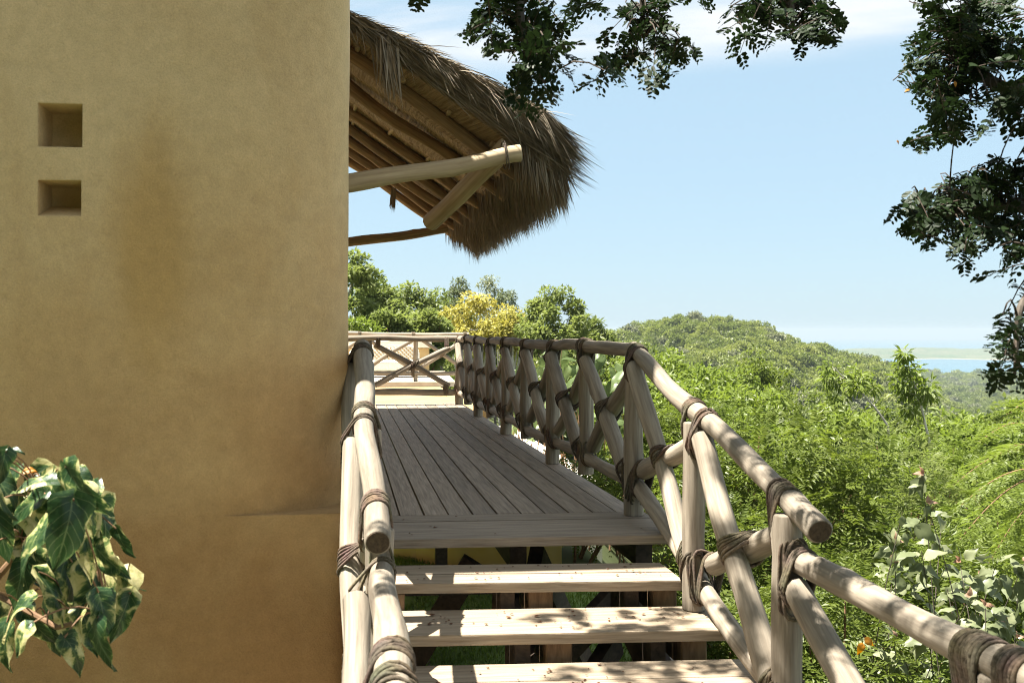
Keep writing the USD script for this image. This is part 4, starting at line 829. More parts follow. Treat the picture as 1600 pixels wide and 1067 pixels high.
# single trees: (x, top y) in the photograph, distance, height, crown radius and depth
def lone(name, label, cat, x, ytop, D, R, rz, n, rc, per, Lg, W, mat, bark, seed, up=1.0, trunk_r=0.08, nl=9, group=None):
    tp = at(x, ytop, D); g = float(ground(tp[0], tp[1])); h = max(tp[2] - g, rz * 1.3)
    t = thing(name, label, cat, (tp[0], tp[1], tp[2] - h), 0, 1, group)
    tree_parts(t, seed, h, R, rz, n, rc, per, Lg, W, M[mat], M[bark], trunk_r, nl=nl, up=up)
    return t
T = lone
T('tall_tree', 'tall light green tree at the wall edge, highest on the left skyline', 'tree', 556, 395, 30, 0.75, 1.6, 44, 0.34, 90, 0.16, 0.09, 'lf_tree', 'palebark', 301)
T('leafy_tree', 'dark green tree beside the tallest one, over the far railing', 'tree', 592, 436, 36, 0.95, 1.3, 44, 0.36, 110, 0.17, 0.10, 'lf_tree', 'bark', 302)
T('leafy_tree', 'broad mid green tree above the middle of the far railing', 'tree', 640, 452, 40, 1.4, 1.3, 60, 0.42, 110, 0.18, 0.10, 'lf_tree', 'bark', 303)
T('leafy_tree', 'rounded green tree just left of the yellow flowering tree', 'tree', 695, 458, 44, 1.3, 1.4, 56, 0.42, 110, 0.18, 0.10, 'lf_tree', 'bark', 304)
T('shrub', 'bright yellow-green shrub low beside the house wall beyond the railing', 'shrub', 556, 497, 27.5, 0.85, 0.75, 36, 0.28, 120, 0.14, 0.05, 'lf_yellow', 'twig', 305)
T('shrub', 'dark leafy shrub standing behind the far garden wall', 'shrub', 610, 488, 29, 0.85, 0.8, 40, 0.28, 110, 0.16, 0.09, 'lf_tree', 'twig', 306)
T('shrub', 'mid green shrub behind the garden wall, right of the dark one', 'shrub', 665, 486, 30, 0.9, 0.8, 40, 0.28, 110, 0.16, 0.09, 'lf_tree', 'twig', 307)
T('flowering_tree', 'yellow flowering tree glowing beyond the far corner of the railing', 'tree', 745, 470, 37, 1.45, 1.0, 62, 0.36, 110, 0.13, 0.085, 'lf_flower', 'palebark', 308)
T('flowering_shrub', 'smaller yellow blossoming shrub right of the flowering tree', 'shrub', 805, 488, 35, 0.65, 0.75, 34, 0.28, 90, 0.13, 0.08, 'lf_flower', 'palebark', 309)
T('wispy_tree', 'thin wispy tree rising left behind the yellow blossom', 'tree', 718, 432, 42, 0.42, 1.0, 22, 0.20, 60, 0.15, 0.05, 'lf_dusty', 'palebark', 310, trunk_r=0.04)
T('wispy_tree', 'tallest thin wispy tree, standing clear above the yellow blossom', 'tree', 762, 428, 42, 0.55, 1.3, 30, 0.22, 60, 0.15, 0.05, 'lf_dusty', 'palebark', 311, trunk_r=0.045)
T('wispy_tree', 'low leaning wispy tree right behind the yellow blossom', 'tree', 790, 446, 41, 0.45, 1.0, 22, 0.20, 60, 0.15, 0.05, 'lf_dusty', 'palebark', 312, trunk_r=0.04)
T('leafy_tree', 'dark green tree with a ragged crown right of the yellow blossom', 'tree', 866, 456, 31, 1.05, 1.1, 50, 0.30, 110, 0.17, 0.075, 'lf_tree', 'bark', 313)
T('leafy_tree', 'low green tree trailing off right of the ragged dark one', 'tree', 925, 502, 34, 0.75, 0.8, 34, 0.28, 100, 0.17, 0.08, 'lf_tree', 'bark', 314)
k = 320
for (x, y, D, R, mat, lab) in [(975, 538, 30, 1.5, 'lf_bush', 'green tree rising just behind the bend of the log railing'), (1040, 548, 27, 1.6, 'lf_yellow', 'yellow-green tree right of the bend of the railing'),
                               (1105, 566, 30, 1.7, 'lf_yellow', 'yellow-green tree above the sloping rail with bare branches showing'), (1170, 566, 36, 1.8, 'lf_bush', 'green tree behind the yellow-green ones above the sloping rail'),
                               (1075, 590, 21, 1.2, 'lf_yellow', 'yellow-tipped tree close above the first sloping rail lashing'), (1150, 612, 20, 1.2, 'lf_yellow', 'pale yellow-green tree over the middle of the sloping rail'),
                               (1010, 590, 22, 1.1, 'lf_yellow', 'yellow-green tree seen through the bend of the railing'), (1250, 600, 34, 1.9, 'lf_bush', 'wide green tree left of the leaning sapling'),
                               (1500, 650, 19, 1.1, 'lf_yellow', 'yellow-green tree at the right below the straight sapling'), (1580, 640, 24, 1.5, 'lf_bush', 'green tree at the right edge below the hanging leaves'),
                               (1400, 640, 27, 1.5, 'lf_bush', 'green tree between the two saplings'), (1320, 640, 23, 1.3, 'lf_yellow', 'yellow-green tree at the foot of the leaning sapling')]:
    k += 1; T('slope_tree', lab, 'tree', x, y, D, R, R * 0.85, 60, 0.27 * R, 110, 0.115 + 0.002 * D, 0.05 + 0.001 * D, mat, 'palebark', k, trunk_r=0.06, nl=16)

# feathery shrubs on the near slope
def feather_parts(t, seed, R, H, n, nspray, mat, lL, lW, npair=7, Ls=0.22, stem='twig', kind=leaves):
    r = np.random.default_rng(seed)
    c, rc = crown_clumps(n, (0, 0, H - R * 0.95), (R, R, R * 0.95), r, 0.16 * R + 0.08, 0.26 * R + 0.12)
    cc = np.repeat(c, nspray, 0); R_ = np.repeat(rc, nspray); d = sphere(len(cc), r); d[:, 2] += 0.25; d = norm(d)
    P = cc + d * (R_ * r.uniform(0.1, 0.9, len(cc)))[:, None]
    A = norm(d * 0.8 + sphere(len(cc), r) * 0.5 + [0, 0, 0.1]); N = norm(np.array([0, 0, 1.0]) + sphere(len(cc), r) * 0.4)
    v, f, rib = pinnate(P, A, N, Ls * r.uniform(0.7, 1.3, len(cc)), npair, lL, lW, 0.3, kind, r)
    parts = []
    for q in range(7):
        a_ = r.uniform(0, 6.28); b = np.array([math.cos(a_), math.sin(a_), 0]) * 0.12; e = c[r.integers(len(c))]
        tt = np.linspace(0, 1, 7)[:, None]; parts.append(tube(b + [0, 0, -0.3] + (e - b + [0, 0, 0.3]) * tt + np.sin(tt * PI) * r.normal(0, 0.12, 3), np.linspace(0.022, 0.006, 7) * (0.6 + R * 0.5), 5)[:2])
        for m in range(3):
            e2 = c[r.integers(len(c))]; s_ = b + (e - b) * r.uniform(0.4, 0.8); parts.append(tube(s_ + (e2 - s_) * tt + np.sin(tt * PI) * r.normal(0, 0.06, 3), np.linspace(0.010, 0.003, 7) * (0.6 + R * 0.5), 4)[:2])
    obj('stems', cat_mesh(parts), M[stem], t); obj('foliage', (v, f), M[mat], t)
def shrub(name, label, x, ytop, D, R, seed, n=40, nspray=22, mat='lf_bush', lL=0.075, lW=0.028, npair=6, Ls=0.22, squash=1.0, kind=leaves, cat='shrub'):
    tp = at(x, ytop, D); g = float(ground(tp[0], tp[1])); H = max(tp[2] - g, R)
    t = thing(name, label, cat, (tp[0], tp[1], tp[2] - H), 0, 1); feather_parts(t, seed, R, H, n, nspray, M and mat, lL, lW, npair, Ls, kind=kind); return t
shrub('feathery_shrub', 'large feathery green shrub filling the middle right, behind the end of the sloping rail', 1235, 655, 9.0, 1.05, 401, 80, 30)
shrub('feathery_shrub', 'green feathery shrub left of the large one, seen over the sloping rail', 1120, 672, 10.5, 0.85, 402, 50, 22, 'lf_yellow')
shrub('feathery_shrub', 'green feathery shrub right behind the large one, under the saplings', 1380, 700, 11.0, 0.95, 403, 50, 22, 'lf_tree', 0.085, 0.026)
shrub('feathery_shrub', 'dark feathery shrub low beneath the end of the sloping rail', 1180, 830, 7.4, 0.75, 404, 50, 26, lL=0.06, lW=0.026)
shrub('feathery_shrub', 'shaded feathery shrub low in the gap under the landing rail', 1330, 900, 6.0, 0.7, 405, 48, 24, lL=0.055, lW=0.024)
shrub('narrow_leaf_shrub', 'yellow-green narrow-leaved shrub on the right, behind the pink-tipped plant', 1460, 690, 12.0, 1.0, 406, 56, 26, 'lf_yellow', 0.085, 0.022, 6)
shrub('narrow_leaf_shrub', 'bright yellow-green shrub at the right edge below the fern-like fronds', 1580, 780, 8.5, 0.9, 407, 56, 26, 'lf_yellow', 0.075, 0.022, 6)
shrub('narrow_leaf_shrub', 'yellow-green shrub between the large feathery one and the right edge', 1500, 830, 7.5, 0.7, 408, 44, 24, 'lf_bush', 0.065, 0.024, 6)
shrub('small_leaf_hedge', 'small-leaved bright hedge below the deck edge, under the bottom rail', 905, 700, 10.2, 0.55, 409, 34, 26, 'lf_bush', 0.05, 0.026, 5, 0.16)
shrub('small_leaf_hedge', 'green hedge beside the lower steps under the crossed braces', 1125, 905, 6.9, 0.5, 412, 40, 26, 'lf_bush', 0.05, 0.024, 5, 0.16)
shrub('feathery_shrub', 'sunlit feathery shrub behind the crossed braces at the bend of the railing', 1050, 640, 12.5, 0.9, 413, 56, 26, 'lf_bush', 0.08, 0.028)
shrub('feathery_shrub', 'yellow feathery shrub peeping over the sloping rail beside its first lashing', 1130, 640, 14.5, 1.0, 414, 56, 24, 'lf_yellow', 0.085, 0.03)
# saplings with bare pale stems and tufts at their tips
def sapling(label, stem_px, tufts, D, seed, rad=0.009):
    r = np.random.default_rng(seed); pts = np.array([at(x, y, D) for x, y in stem_px]); g = float(ground(pts[0][0], pts[0][1]))
    org = np.array([pts[0][0], pts[0][1], g]); t = thing('sapling', label, 'sapling', org)
    main = np.vstack([[0, 0, -0.3], pts - org]); s = np.linspace(0, 1, len(main)); ss = np.linspace(0, 1, 30)
    main = np.stack([np.interp(ss, s, main[:, k]) for k in range(3)], 1); main = (np.roll(main, 1, 0) + main + np.roll(main, -1, 0))[1:-1] / 3
    parts = [tube(main, np.linspace(rad * 3, rad, 28), 6)[:2]]; cs, rs = [], []
    for (x, y, rp) in tufts:
        c = at(x, y, D + r.uniform(-0.4, 0.4)) - org; cs.append(c); rs.append(rp * D / FPX)
        j = main[np.argmin(np.linalg.norm(main - c + [0, 0, 0.35], axis=1))]; tt = np.linspace(0, 1, 6)[:, None]
        parts.append(tube(j + (c - j) * tt + [0, 0, -0.08] * np.sin(tt * PI), np.linspace(rad * 0.8, rad * 0.3, 6), 5)[:2])
    obj('stem', cat_mesh(parts), M['palebark'], t)
    P = np.repeat(np.array(cs), 62, 0); R = np.repeat(np.array(rs) * 1.15, 62); d = sphere(len(P), r)
    v, f = leaves(P + d * (R * r.uniform(0.2, 1, len(P)))[:, None], norm(d + [0, 0, -0.5] + sphere(len(P), r) * 0.5), norm(d + [0, 0, 0.6]), 0.15 * r.uniform(0.7, 1.3, len(P)), 0.055 * r.uniform(0.8, 1.2, len(P)))
    obj('foliage', (v, f), M['lf_yellow'], t)
sapling('leaning sapling with a pale bare stem and yellow-green tufts', [(1392, 672), (1370, 640), (1345, 612), (1318, 590), (1302, 572)], [(1300, 572, 20), (1318, 588, 18), (1345, 586, 18), (1328, 604, 14), (1292, 592, 14), (1306, 618, 15), (1340, 600, 14), (1362, 605, 10)], 19, 501)
sapling('upright sapling with a pale stem and yellow-green tufts, before the lagoon', [(1455, 700), (1445, 660), (1436, 620), (1424, 585), (1413, 552)], [(1413, 553, 9), (1416, 575, 13), (1432, 580, 14), (1405, 595, 14), (1428, 600, 17), (1448, 604, 15), (1412, 612, 15), (1440, 622, 15), (1422, 636, 15), (1452, 615, 10)], 17, 502)
# fern-like fronds at the right edge
ff = thing('fern_frond_tree', 'light green fern-like fronds reaching in from the right edge', 'tree', at(1680, 760, 5.2) * [1, 1, 0] + [0, 0, float(ground(*at(1680, 760, 5.2)[:2]))])
o = at(1680, 760, 5.2) * [1, 1, 0] + [0, 0, float(ground(*at(1680, 760, 5.2)[:2]))]
tt = np.linspace(0, 1, 8)[:, None]; hub = at(1672, 735, 5.2) - o
obj('trunk', tube(np.array([[0, 0, -0.3]]) + (hub - [0, 0, -0.3]) * tt, np.linspace(0.06, 0.03, 8), 8)[:2], M['bark'], ff)
r = np.random.default_rng(510)
for (x0, y0, x1, y1) in [(1650, 690, 1530, 690), (1655, 715, 1490, 758), (1660, 735, 1490, 800), (1665, 740, 1500, 842), (1650, 690, 1560, 655), (1650, 680, 1585, 640), (1660, 730, 1545, 720), (1668, 760, 1545, 880)]:
    a_, b_ = at(x0, y0, 5.2 + r.uniform(-.3, .3)) - o, at(x1, y1, 5.2 + r.uniform(-.5, .5)) - o
    n = 22; t_ = np.linspace(0.1, 1, n)[:, None]; rib = a_ + (b_ - a_) * t_ + np.array([0, 0, 0.10]) * np.sin(t_ * PI); ax = norm(b_ - a_)
    side = norm(np.cross(ax, [0, 0, 1.0])); P = np.repeat(rib, 2, 0); sgn = np.tile([1, -1], n)[:, None]
    A = ax * 0.5 + side * sgn * 0.9 + r.normal(0, 0.08, (2 * n, 3)) - [0, 0, 0.12]; Ls = 0.13 * np.repeat(np.sin(np.linspace(0.5, 2.9, n)), 2)
    v, f, _ = pinnate(P, A, np.array([0, 0, 1.0]) + r.normal(0, 0.15, A.shape), Ls, 9, 0.030, 0.011, 0.15, leaves, r)
    fp = sub('frond', ff); obj('leaflets', (v, f), M['lf_yellow'], fp); obj('midrib', tube(np.vstack([hub, rib]), np.linspace(0.006, 0.0018, n + 1), 5)[:2], M['twig'], fp)

# broad-leaved plants: every leaf its own piece
def broad_leaf(P, A, N, Lg, W, shape='ovate', r=None, curl=0.25, lobes=0, nu=4, nv=7):
    """One shaped leaf: grid across (u) and along (v) the blade, with a folded midrib, a drooping tip and a wavy margin."""
    A = norm(np.asarray(A, float)); S = norm(np.cross(A, N)); N = np.cross(S, A); v = np.linspace(0, 1, nv); u = np.linspace(-1, 1, 2 * nu + 1)
    w = np.sin(PI * np.clip(v, 0, 1) ** 0.62) ** 0.9 * (1 - 0.25 * v) if shape == 'ovate' else np.sin(PI * v ** 0.8)
    if lobes: w = w * (1 + 0.22 * np.cos(v * PI * lobes))
    w[0], w[-1] = 0.04, 0.015
    U, V = np.meshgrid(u, v); Wd = w[:, None] * W / 2; ph = r.uniform(0, 6.28, 3)
    h = 0.30 * np.abs(U) * Wd - curl * Lg * V ** 2.2 + 0.05 * Lg * np.sin(V * 9 + ph[0]) * U ** 2 + 0.03 * Lg * np.sin(U * 4 + V * 5 + ph[1]) - 0.22 * Wd * U ** 2
    back = -0.16 * Lg * (np.abs(U) ** 1.5) * (1 - V) ** 2 if shape == 'ovate' else 0
    pts = P + A * ((V * Lg) + back)[..., None] + S * (U * Wd)[..., None] + N * h[..., None]
    m = len(u); i, j = np.meshgrid(np.arange(nv - 1), np.arange(m - 1), indexing='ij'); q = np.stack([i * m + j, i * m + j + 1, (i + 1) * m + j + 1, (i + 1) * m + j], -1).reshape(-1, 4)
    pc = np.stack([U, V, 0 * U], -1).reshape(-1, 3)
    return (pts.reshape(-1, 3), np.vstack([q[:, [0, 1, 2]], q[:, [0, 2, 3]]])), pc
def img_dir(ang, tow, r=None):
    """A direction that runs at ang degrees in the photograph (0 right, 90 up) and tow towards the lens."""
    a_ = math.radians(ang); return norm(_R * math.cos(a_) + _Z * math.sin(a_) - _F * tow)
# the variegated shrub by the wall
vo = at(-60, 1067, 2.5) * [1, 1, 0] + [0, 0, -1.29]
vs_ = thing('variegated_shrub', 'shrub with large green and cream marbled leaves in front of the house wall', 'shrub', vo)
r = np.random.default_rng(600)
VL = [(178, 905, 62, 285, .2), (190, 965, 74, 262, .1), (150, 1010, 80, 275, .2), (120, 1020, 60, 300, .2), (165, 960, 70, 300, .2), (20, 830, 100, 250, .3), (75, 790, 95, 280, .2), (60, 745, 75, 30, .4), (120, 770, 95, 300, .2), (150, 790, 80, 310, .1), (95, 750, 85, 340, .4), (30, 790, 85, 200, .3), (165, 815, 75, 300, .1), (190, 850, 50, 290, .1),
      (40, 850, 90, 230, .5), (105, 830, 100, 270, .5), (140, 850, 90, 290, .4), (10, 880, 80, 260, .6), (70, 890, 100, 320, .6), (120, 900, 95, 300, .5), (150, 930, 105, 280, .3), (110, 960, 95, 290, .4), (185, 940, 90, 265, .1),
      (25, 920, 80, 250, .5), (50, 980, 70, 300, .5), (15, 960, 75, 220, .5), (140, 985, 75, 290, .3), (85, 1000, 50, 300, .3), (5, 770, 80, 240, .4), (15, 700, 40, 20, .2), (5, 735, 60, 280, .4), (100, 870, 80, 250, .6), (60, 820, 80, 300, .7),
      (30, 1000, 50, 240, .4), (0, 1010, 70, 250, .4), (90, 925, 85, 320, .7), (-30, 850, 100, 260, .4), (-40, 930, 100, 280, .4), (-30, 1000, 100, 260, .4), (-20, 760, 90, 250, .4), (130, 800, 85, 260, .6), (45, 880, 85, 290, .8), (0, 830, 85, 300, .7),
      (170, 880, 70, 320, .3), (75, 960, 75, 250, .6), (20, 800, 70, 330, .8), (130, 745, 50, 320, .2)]
spine = [vo + np.array([0.0, 0.1, -0.05]), at(-70, 1000, 2.6), at(-20, 920, 2.6), at(40, 850, 2.6), at(70, 780, 2.6)]
s3 = np.linspace(0, 1, 5); ss = np.linspace(0, 1, 24); stem = np.stack([np.interp(ss, s3, np.array(spine)[:, k]) for k in range(3)], 1) - vo
obj('stem', tube(stem, np.linspace(0.016, 0.006, 24), 8)[:2], M['twig'], vs_)
b2 = np.stack([np.interp(np.linspace(0, 1, 16), [0, .4, 1], [p[k] for p in (at(-20, 920, 2.6), at(90, 980, 2.5), at(170, 960, 2.4))]) for k in range(3)], 1) - vo
obj('branch', tube(b2, np.linspace(0.009, 0.004, 16), 7)[:2], M['twig'], vs_)
both = np.vstack([stem, b2]); pet = []
VL = VL + [(r.uniform(-40, 165), r.uniform(755, 985), r.uniform(50, 90), r.uniform(215, 335), .5) for _ in range(3)]
for (x, y, ln, ang, dk) in VL:
    D = 2.45 + r.uniform(-0.28, 0.25); P = at(x, y, D) - vo; Lg = ln * 1.04 * D / FPX; tow = r.uniform(0.0, 0.6)
    A = img_dir(ang + r.uniform(-12, 12), tow); N = norm(-_F * r.uniform(0.1, 0.9) + _Z * r.uniform(0.3, 1.0) - _R * r.uniform(-0.7, 0.8))
    P = P - A * Lg * 0.5
    mesh, pc = broad_leaf(P, A, N, Lg, Lg * r.uniform(0.6, 0.9), 'ovate', r, curl=r.uniform(0.2, 0.75), lobes=2.6, nu=5, nv=11)
    obj('leaf', mesh, M['lf_varieg'], vs_, smooth=True, pc=pc)
    j = both[np.argmin(np.linalg.norm(both - P, axis=1))]; tt = np.linspace(0, 1, 6)[:, None]
    pet.append(tube(j + (P - j) * tt + np.array([0, 0, 0.03]) * np.sin(tt * PI), np.full(6, 0.0022), 5)[:2])
obj('leaf_stalks', cat_mesh(pet), M['twig'], vs_)
P = at(38, 735, 2.5) - vo; mesh, pc = broad_leaf(P, img_dir(5, 0.1), norm(-_F + _Z), 0.032, 0.026, 'ovate', r); obj('leaf', mesh, M['lf_orange'], vs_, smooth=True, pc=pc, label='small orange withered leaf')
# the dusty shrub with pink tips in the lower right
po = at(1470, 1067, 5.6) * [1, 1, 0]; po[2] = float(ground(po[0], po[1]))
ps = thing('pink_tipped_shrub', 'tall shrub with dusty lobed leaves and pink young tips, lower right behind the landing rail', 'shrub', po)
r = np.random.default_rng(610); twigs = []; nleaf = 0
tips = [(1442, 745, 1), (1450, 790, .8), (1410, 800, .5), (1470, 830, .7), (1400, 850, 1), (1395, 880, 1), (1425, 905, .7), (1500, 880, .8), (1530, 900, .8), (1480, 920, .6), (1560, 870, .7), (1590, 930, .9), (1540, 950, 1), (1570, 980, 1), (1500, 990, 1), (1450, 975, .9), (1430, 1020, 1), (1400, 1000, .8), (1380, 1040, .9), (1470, 1045, 1), (1530, 1040, 1), (1590, 1030, 1), (1360, 990, .6), (1340, 1050, .7), (1600, 880, .8), (1515, 935, .8), (1440, 860, .7), (1590, 1000, .8)]
for (x, y, br) in tips:
    D = 5.9 + r.uniform(-0.5, 0.7); c = at(x, y, D) - po
    b0 = np.array([r.normal(0, 0.12), r.normal(0, 0.12), -0.2]); tt = np.linspace(0, 1, 8)[:, None]; twigs.append(tube(b0 + (c - b0) * tt + r.normal(0, 0.16, 3) * np.sin(tt * PI), np.linspace(0.008, 0.002, 8), 5)[:2])
    for q in range(int(r.integers(8, 12) * (0.6 if y < 860 else 1))):
        a_ = r.uniform(0, 360); Lg = r.uniform(0.06, 0.125); A = img_dir(a_, r.uniform(-0.3, 0.6)); A[2] -= 0.25; P = c + A * r.uniform(0.0, 0.09) + [0, 0, -r.uniform(0, 0.12)]
        mesh, pc = broad_leaf(P, A, norm(-_F * 0.5 + _Z * 0.9 + r.normal(0, 0.3, 3)), Lg, Lg * r.uniform(0.7, 0.95), 'ovate', r, r.uniform(0.15, 0.6), lobes=5, nu=2, nv=8)
        obj('leaf', mesh, M['lf_dusty'], ps, smooth=True, pc=pc)
    if br > 0.75:
        for q in range(2):
            A = img_dir(r.uniform(0, 180), 0.3); mesh, pc = broad_leaf(c + [0, 0, 0.02], A, norm(-_F + _Z), r.uniform(0.03, 0.06), 0.035, 'ovate', r, 0.5, nu=2, nv=6); obj('leaf', mesh, M['lf_pink'], ps, smooth=True, pc=pc, label='pinkish young leaf')
obj('stems', cat_mesh(twigs), M['canopybark'], ps)
for (x, y) in ((1352, 998), (1347, 1006)):
    A = img_dir(250 + 40 * (x % 3), 0.2); mesh, pc = broad_leaf(at(x, y, 5.0) - po, A, norm(-_F + _Z * 0.4), 0.06, 0.045, 'ovate', r, 0.5, nu=2, nv=6); obj('leaf', mesh, M['lf_orange'], ps, smooth=True, pc=pc, label='orange withered leaf')
# the broad-leaved climber behind the deck railing
co = at(900, 700, 13.5) * [1, 1, 0]; co[2] = float(ground(co[0], co[1]))
cl = thing('broad_leaf_climber', 'climber with big pale green leaves behind the deck railing near its bend', 'climber', co)
r = np.random.default_rng(620); twigs = []
for q in range(150):
    x = r.uniform(795, 985); y = r.uniform(535, 670) + (x < 850) * 25; D = 12.6 + (985 - x) / 40 + r.uniform(-0.6, 0.8)
    if x > 955 and y < 560: continue
    P = at(x, y, D) - co; A = img_dir(r.normal(265, 45), r.uniform(-0.1, 0.5)); Lg = r.uniform(0.17, 0.31)
    mesh, pc = broad_leaf(P, A, norm(-_F * 0.6 + _Z + r.normal(0, 0.35, 3)), Lg, Lg * r.uniform(0.5, 0.7), 'ovate', r, r.uniform(0.1, 0.35), nu=2, nv=6)
    obj('leaf', mesh, M['lf_broad'], cl, smooth=True, pc=pc)
    if q % 3 == 0:
        b0 = np.array([P[0] + r.normal(0, 0.3), P[1] + r.normal(0, 0.3), -0.2]); tt = np.linspace(0, 1, 8)[:, None]; twigs.append(tube(b0 + (P - b0) * tt + r.normal(0, 0.1, 3) * np.sin(tt * PI), np.linspace(0.014, 0.004, 8), 5)[:2])
obj('stems', cat_mesh(twigs), M['twig'], cl)
# lawn blades
def lawn():
    r = np.random.default_rng(630); n = 26000; x = r.uniform(0.3, 2.6, n); y = r.uniform(3.2, 10.4, n)
    k = (y < 10.6 - 0.95 * np.maximum(x - 0.5, 0)) & (x > 0.55 - 0.3 * (meshkit.noise(np.stack([x * 3, y * 3, 0 * x], -1)) - 0.3)); x, y = x[k], y[k]; n = len(x)
    P = np.stack([x, y, np.full(n, -1.29)], 1); A = np.stack([r.normal(0, 0.4, n), r.normal(0, 0.4, n), np.ones(n)], 1)
    return leaves(P, A, sphere(n, r), r.uniform(0.03, 0.065, n), np.full(n, 0.012), 0.1)
obj('grass', lawn(), M['lf_grass'], kind='stuff', label='short green lawn grass seen between the steps')
# a stump-like trunk below the right side of the steps
tp = np.array([1.62, 4.9, -1.3]); tr_ = thing('tree_trunk', 'rough grey bark trunk seen below the lower right steps', 'tree trunk', tp)
v, f, pc = tube([(0.02, 0, -0.2), (0, 0, 0.0), (-0.02, 0.02, 0.3), (0.02, 0.05, 0.62)], [0.19, 0.15, 0.125, 0.115], 24, seed=2)
v = v + norm(v * [1, 1, 0]) * (0.03 * (meshkit.noise(v * [26, 26, 5]) - 0.5))[:, None]; obj('trunk', (v, f), M['bark'], tr_)

# ------------------------------------------------------------------ the tree overhead: limbs and leaf sprays hanging into the picture
oo = np.array([4.2, 2.2, 0.0]); oo[2] = float(ground(4.2, 2.2))
ov = thing('overhanging_tree', 'dark small-leaved tree whose boughs hang into the top and right of the picture', 'tree', oo)
r = np.random.default_rng(700)
W = lambda p: np.asarray(p, float) - oo
def bough(pts, r0, r1, name='bough'):
    pts = np.array([W(p) for p in pts]); s = np.linspace(0, 1, len(pts)); ss = np.linspace(0, 1, 8 * len(pts))
    p = np.stack([np.interp(ss, s, pts[:, k]) for k in range(3)], 1)
    for _ in range(3): p[1:-1] = (p[:-2] + 2 * p[1:-1] + p[2:]) / 4
    obj(name, tube(p, np.linspace(r0, r1, len(p)), 9)[:2], M['canopybark'], ov); return p
trunk = bough([oo + [0, 0, -0.4], oo + [0.05, 0.1, 2.2], oo + [-0.1, 0.2, 4.2], oo + [-0.3, 0.4, 5.6]], 0.17, 0.09, 'trunk')
f_ = trunk[18] + oo; f2 = trunk[24] + oo; f3 = trunk[12] + oo
bs = [bough([f_, (3.3, 2.9, 2.9), at(1590, 150, 3.5), at(1500, 100, 3.5)], 0.055, 0.012),
      bough([f2, (3.0, 2.6, 3.6), (2.3, 3.0, 3.4), at(1230, -60, 3.4), at(1240, 50, 3.4)], 0.05, 0.007),
      bough([f2, (2.6, 2.2, 3.9), (1.6, 2.8, 3.6), at(1000, -120, 3.3), at(1005, 60, 3.3)], 0.05, 0.006),
      bough([f2, (2.2, 2.0, 4.1), (1.2, 2.6, 3.8), at(800, -150, 3.2), at(815, 60, 3.2), at(850, 130, 3.2)], 0.05, 0.005),
      bough([f3, (3.6, 2.9, 1.9), at(1660, 330, 3.4), at(1540, 320, 3.4), at(1440, 345, 3.4)], 0.04, 0.005),
      bough([f3, (3.4, 2.6, 1.4), at(1640, 420, 2.9), at(1592, 480, 2.8), at(1585, 590, 2.8)], 0.03, 0.004),
      bough([f2, (3.0, 3.3, 4.3), (1.8, 3.9, 4.5), (0.2, 3.7, 4.4)], 0.05, 0.01), bough([f2, (3.0, 0.6, 4.6), (2.0, -0.9, 4.8), (0.6, -1.6, 4.6)], 0.05, 0.01), bough([f2, (3.2, 2.0, 4.4), (2.0, 1.6, 4.9), (0.2, 2.2, 4.6), (-1.0, 2.6, 4.2)], 0.05, 0.01)]
allb = np.vstack(bs)
clusters = [  # (x, y, half width, half height, sprays, distance)
    (810, 25, 62, 42, 24, 3.2), (770, 55, 24, 36, 6, 3.2), (845, 85, 48, 30, 12, 3.2), (835, 128, 34, 26, 9, 3.2), (905, 15, 40, 14, 5, 3.3),
    (1005, 30, 46, 30, 10, 3.3), (1010, 80, 50, 26, 10, 3.3), (955, 112, 26, 20, 5, 3.3), (1055, 85, 26, 22, 5, 3.3), (1105, 2, 18, 8, 2, 3.3),
    (1230, 20, 84, 24, 18, 3.4), (1260, 60, 50, 22, 9, 3.4), (1180, 40, 34, 18, 5, 3.4), (680, -4, 16, 6, 1, 3.2),
    (1500, 40, 78, 50, 34, 3.5), (1475, 90, 54, 44, 20, 3.6), (1440, 128, 34, 30, 10, 3.7), (1560, 100, 50, 54, 28, 3.4), (1500, 160, 40, 34, 12, 3.4), (1570, 170, 28, 32, 11, 3.3), (1445, 222, 26, 18, 4, 3.5), (1480, 200, 18, 24, 4, 3.4),
    (1530, 320, 70, 50, 30, 3.4), (1460, 350, 40, 34, 11, 3.4), (1575, 350, 40, 50, 16, 3.4), (1580, 270, 30, 34, 9, 3.4), (1490, 385, 30, 16, 4, 3.4), (1435, 330, 18, 26, 4, 3.4),
    (1592, 420, 8, 20, 2, 2.9), (1588, 520, 10, 30, 5, 2.8), (1575, 575, 16, 20, 4, 2.8), (1600, 590, 12, 40, 4, 2.8), (1620, 200, 40, 120, 16, 3.3), (1640, 430, 40, 90, 10, 3.1)]
spr = []
for (x, y, rx, ry, n, D) in clusters:
    for q in range(int(n * 0.85 + 0.5)):
        while True:
            u = r.uniform(-1, 1, 2)
            if u @ u < 1: break
        spr.append((at(x + u[0] * rx * 0.86, y + u[1] * ry * 0.80 - 16, D + r.normal(0, 0.13)), 1.0))
for q in range(1700):     # the crown above the picture
    p = np.array([r.uniform(-1.4, 4.4), r.uniform(-2.5, 4.5), r.uniform(3.1, 5.4)]); X, Yt = topline(p, 0)
    if Yt < -110 and meshkit.noise(p[None] * [1.2, 1.2, 0.6], 3)[0] > 0.53: spr.append((p, 1.3))
stalks, spr_rest = [], []
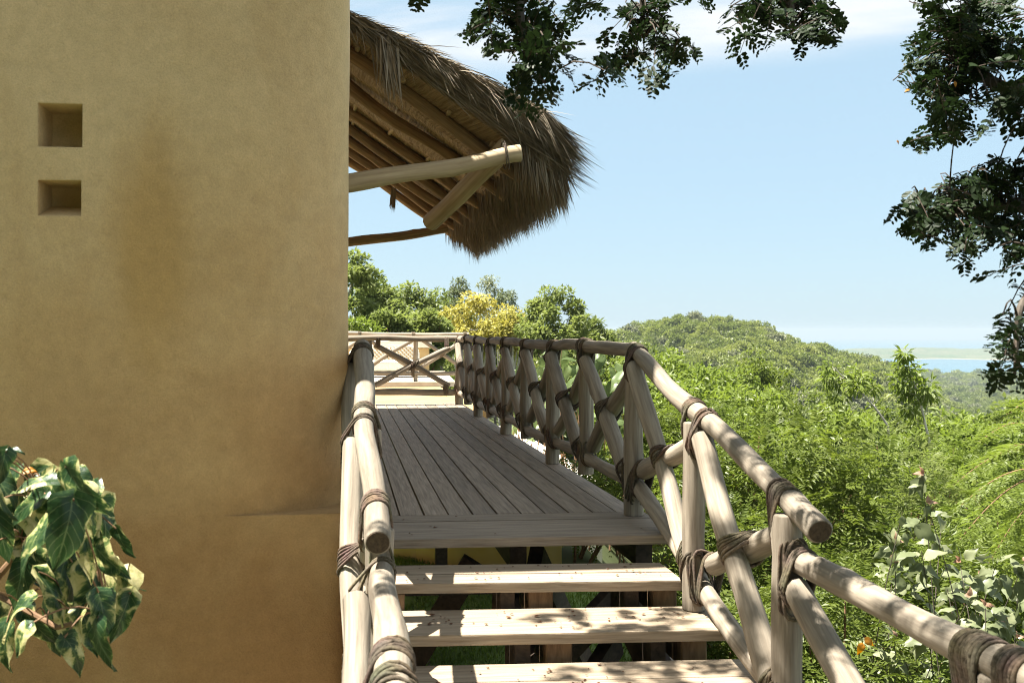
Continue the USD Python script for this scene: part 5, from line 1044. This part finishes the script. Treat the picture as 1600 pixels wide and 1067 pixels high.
for k, (p, sc) in enumerate(spr):
    c = W(p); nP = 8; L0 = r.uniform(0.11, 0.17) * sc; tow = norm(np.array([r.normal(0, 1), r.normal(0, 1), -0.25 + r.normal(0, 0.35)]))
    t_ = np.linspace(0.1, 1, nP)[:, None]; st = c - tow * L0 * 0.5; rib = st + tow * L0 * t_ - np.array([0, 0, 0.25 * L0]) * t_ ** 2
    up = norm(np.array([0, 0, 1.0]) + r.normal(0, 0.45, 3)); side = norm(np.cross(tow, up)); P = np.repeat(rib, 2, 0); sgn = np.tile([1, -1], nP)[:, None]
    A = tow * 0.45 + side * sgn + r.normal(0, 0.15, (2 * nP, 3)) - [0, 0, 0.15]; Ls = L0 * 0.42 * np.repeat(np.sin(np.linspace(0.7, 2.5, nP)), 2)
    P, A, Ls = np.vstack([P, rib[-1:]]), np.vstack([A, tow[None]]), np.append(Ls, L0 * 0.3); keep = r.uniform(0, 1, len(P)) < 0.5; P, A, Ls = P[keep], A[keep], Ls[keep]
    if len(P) < 6: continue
    v, f, _ = pinnate(P, A, np.tile(up, (len(P), 1)) + r.normal(0, 0.35, P.shape), Ls, 4, 0.029 * (1 if sc == 1 else 1.5), 0.0155 * (1 if sc == 1 else 1.5), 0.25, rounds, r)
    stalks.append(tube(rib, np.linspace(0.002, 0.001, nP), 4)[:2])
    j = allb[np.argmin(np.linalg.norm(allb - st, axis=1))]
    if np.linalg.norm(j - st) < 0.38: tt = np.linspace(0, 1, 5)[:, None]; stalks.append(tube(j + (st - j) * tt + np.array([0, 0, 0.05]) * np.sin(tt * PI), np.linspace(0.0035, 0.002, 5), 4)[:2])
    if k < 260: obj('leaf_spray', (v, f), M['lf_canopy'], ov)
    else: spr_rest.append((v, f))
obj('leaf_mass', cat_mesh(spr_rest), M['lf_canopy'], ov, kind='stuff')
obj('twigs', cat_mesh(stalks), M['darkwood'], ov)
for (x, y, s) in ((1032, 132, 0.016), (1425, 305, 0.014), (1402, 220, 0.010), (1492, 128, 0.014), (1420, 140, 0.012)):
    mesh, pc = broad_leaf(at(x, y, 3.3) - oo, img_dir(r.uniform(200, 330), 0.2), norm(-_F + _Z), s * 1.4, s, 'ovate', r, nu=2, nv=5); obj('leaf', mesh, M['lf_orange'], ov, smooth=True, pc=pc, label='small dry orange leaf')
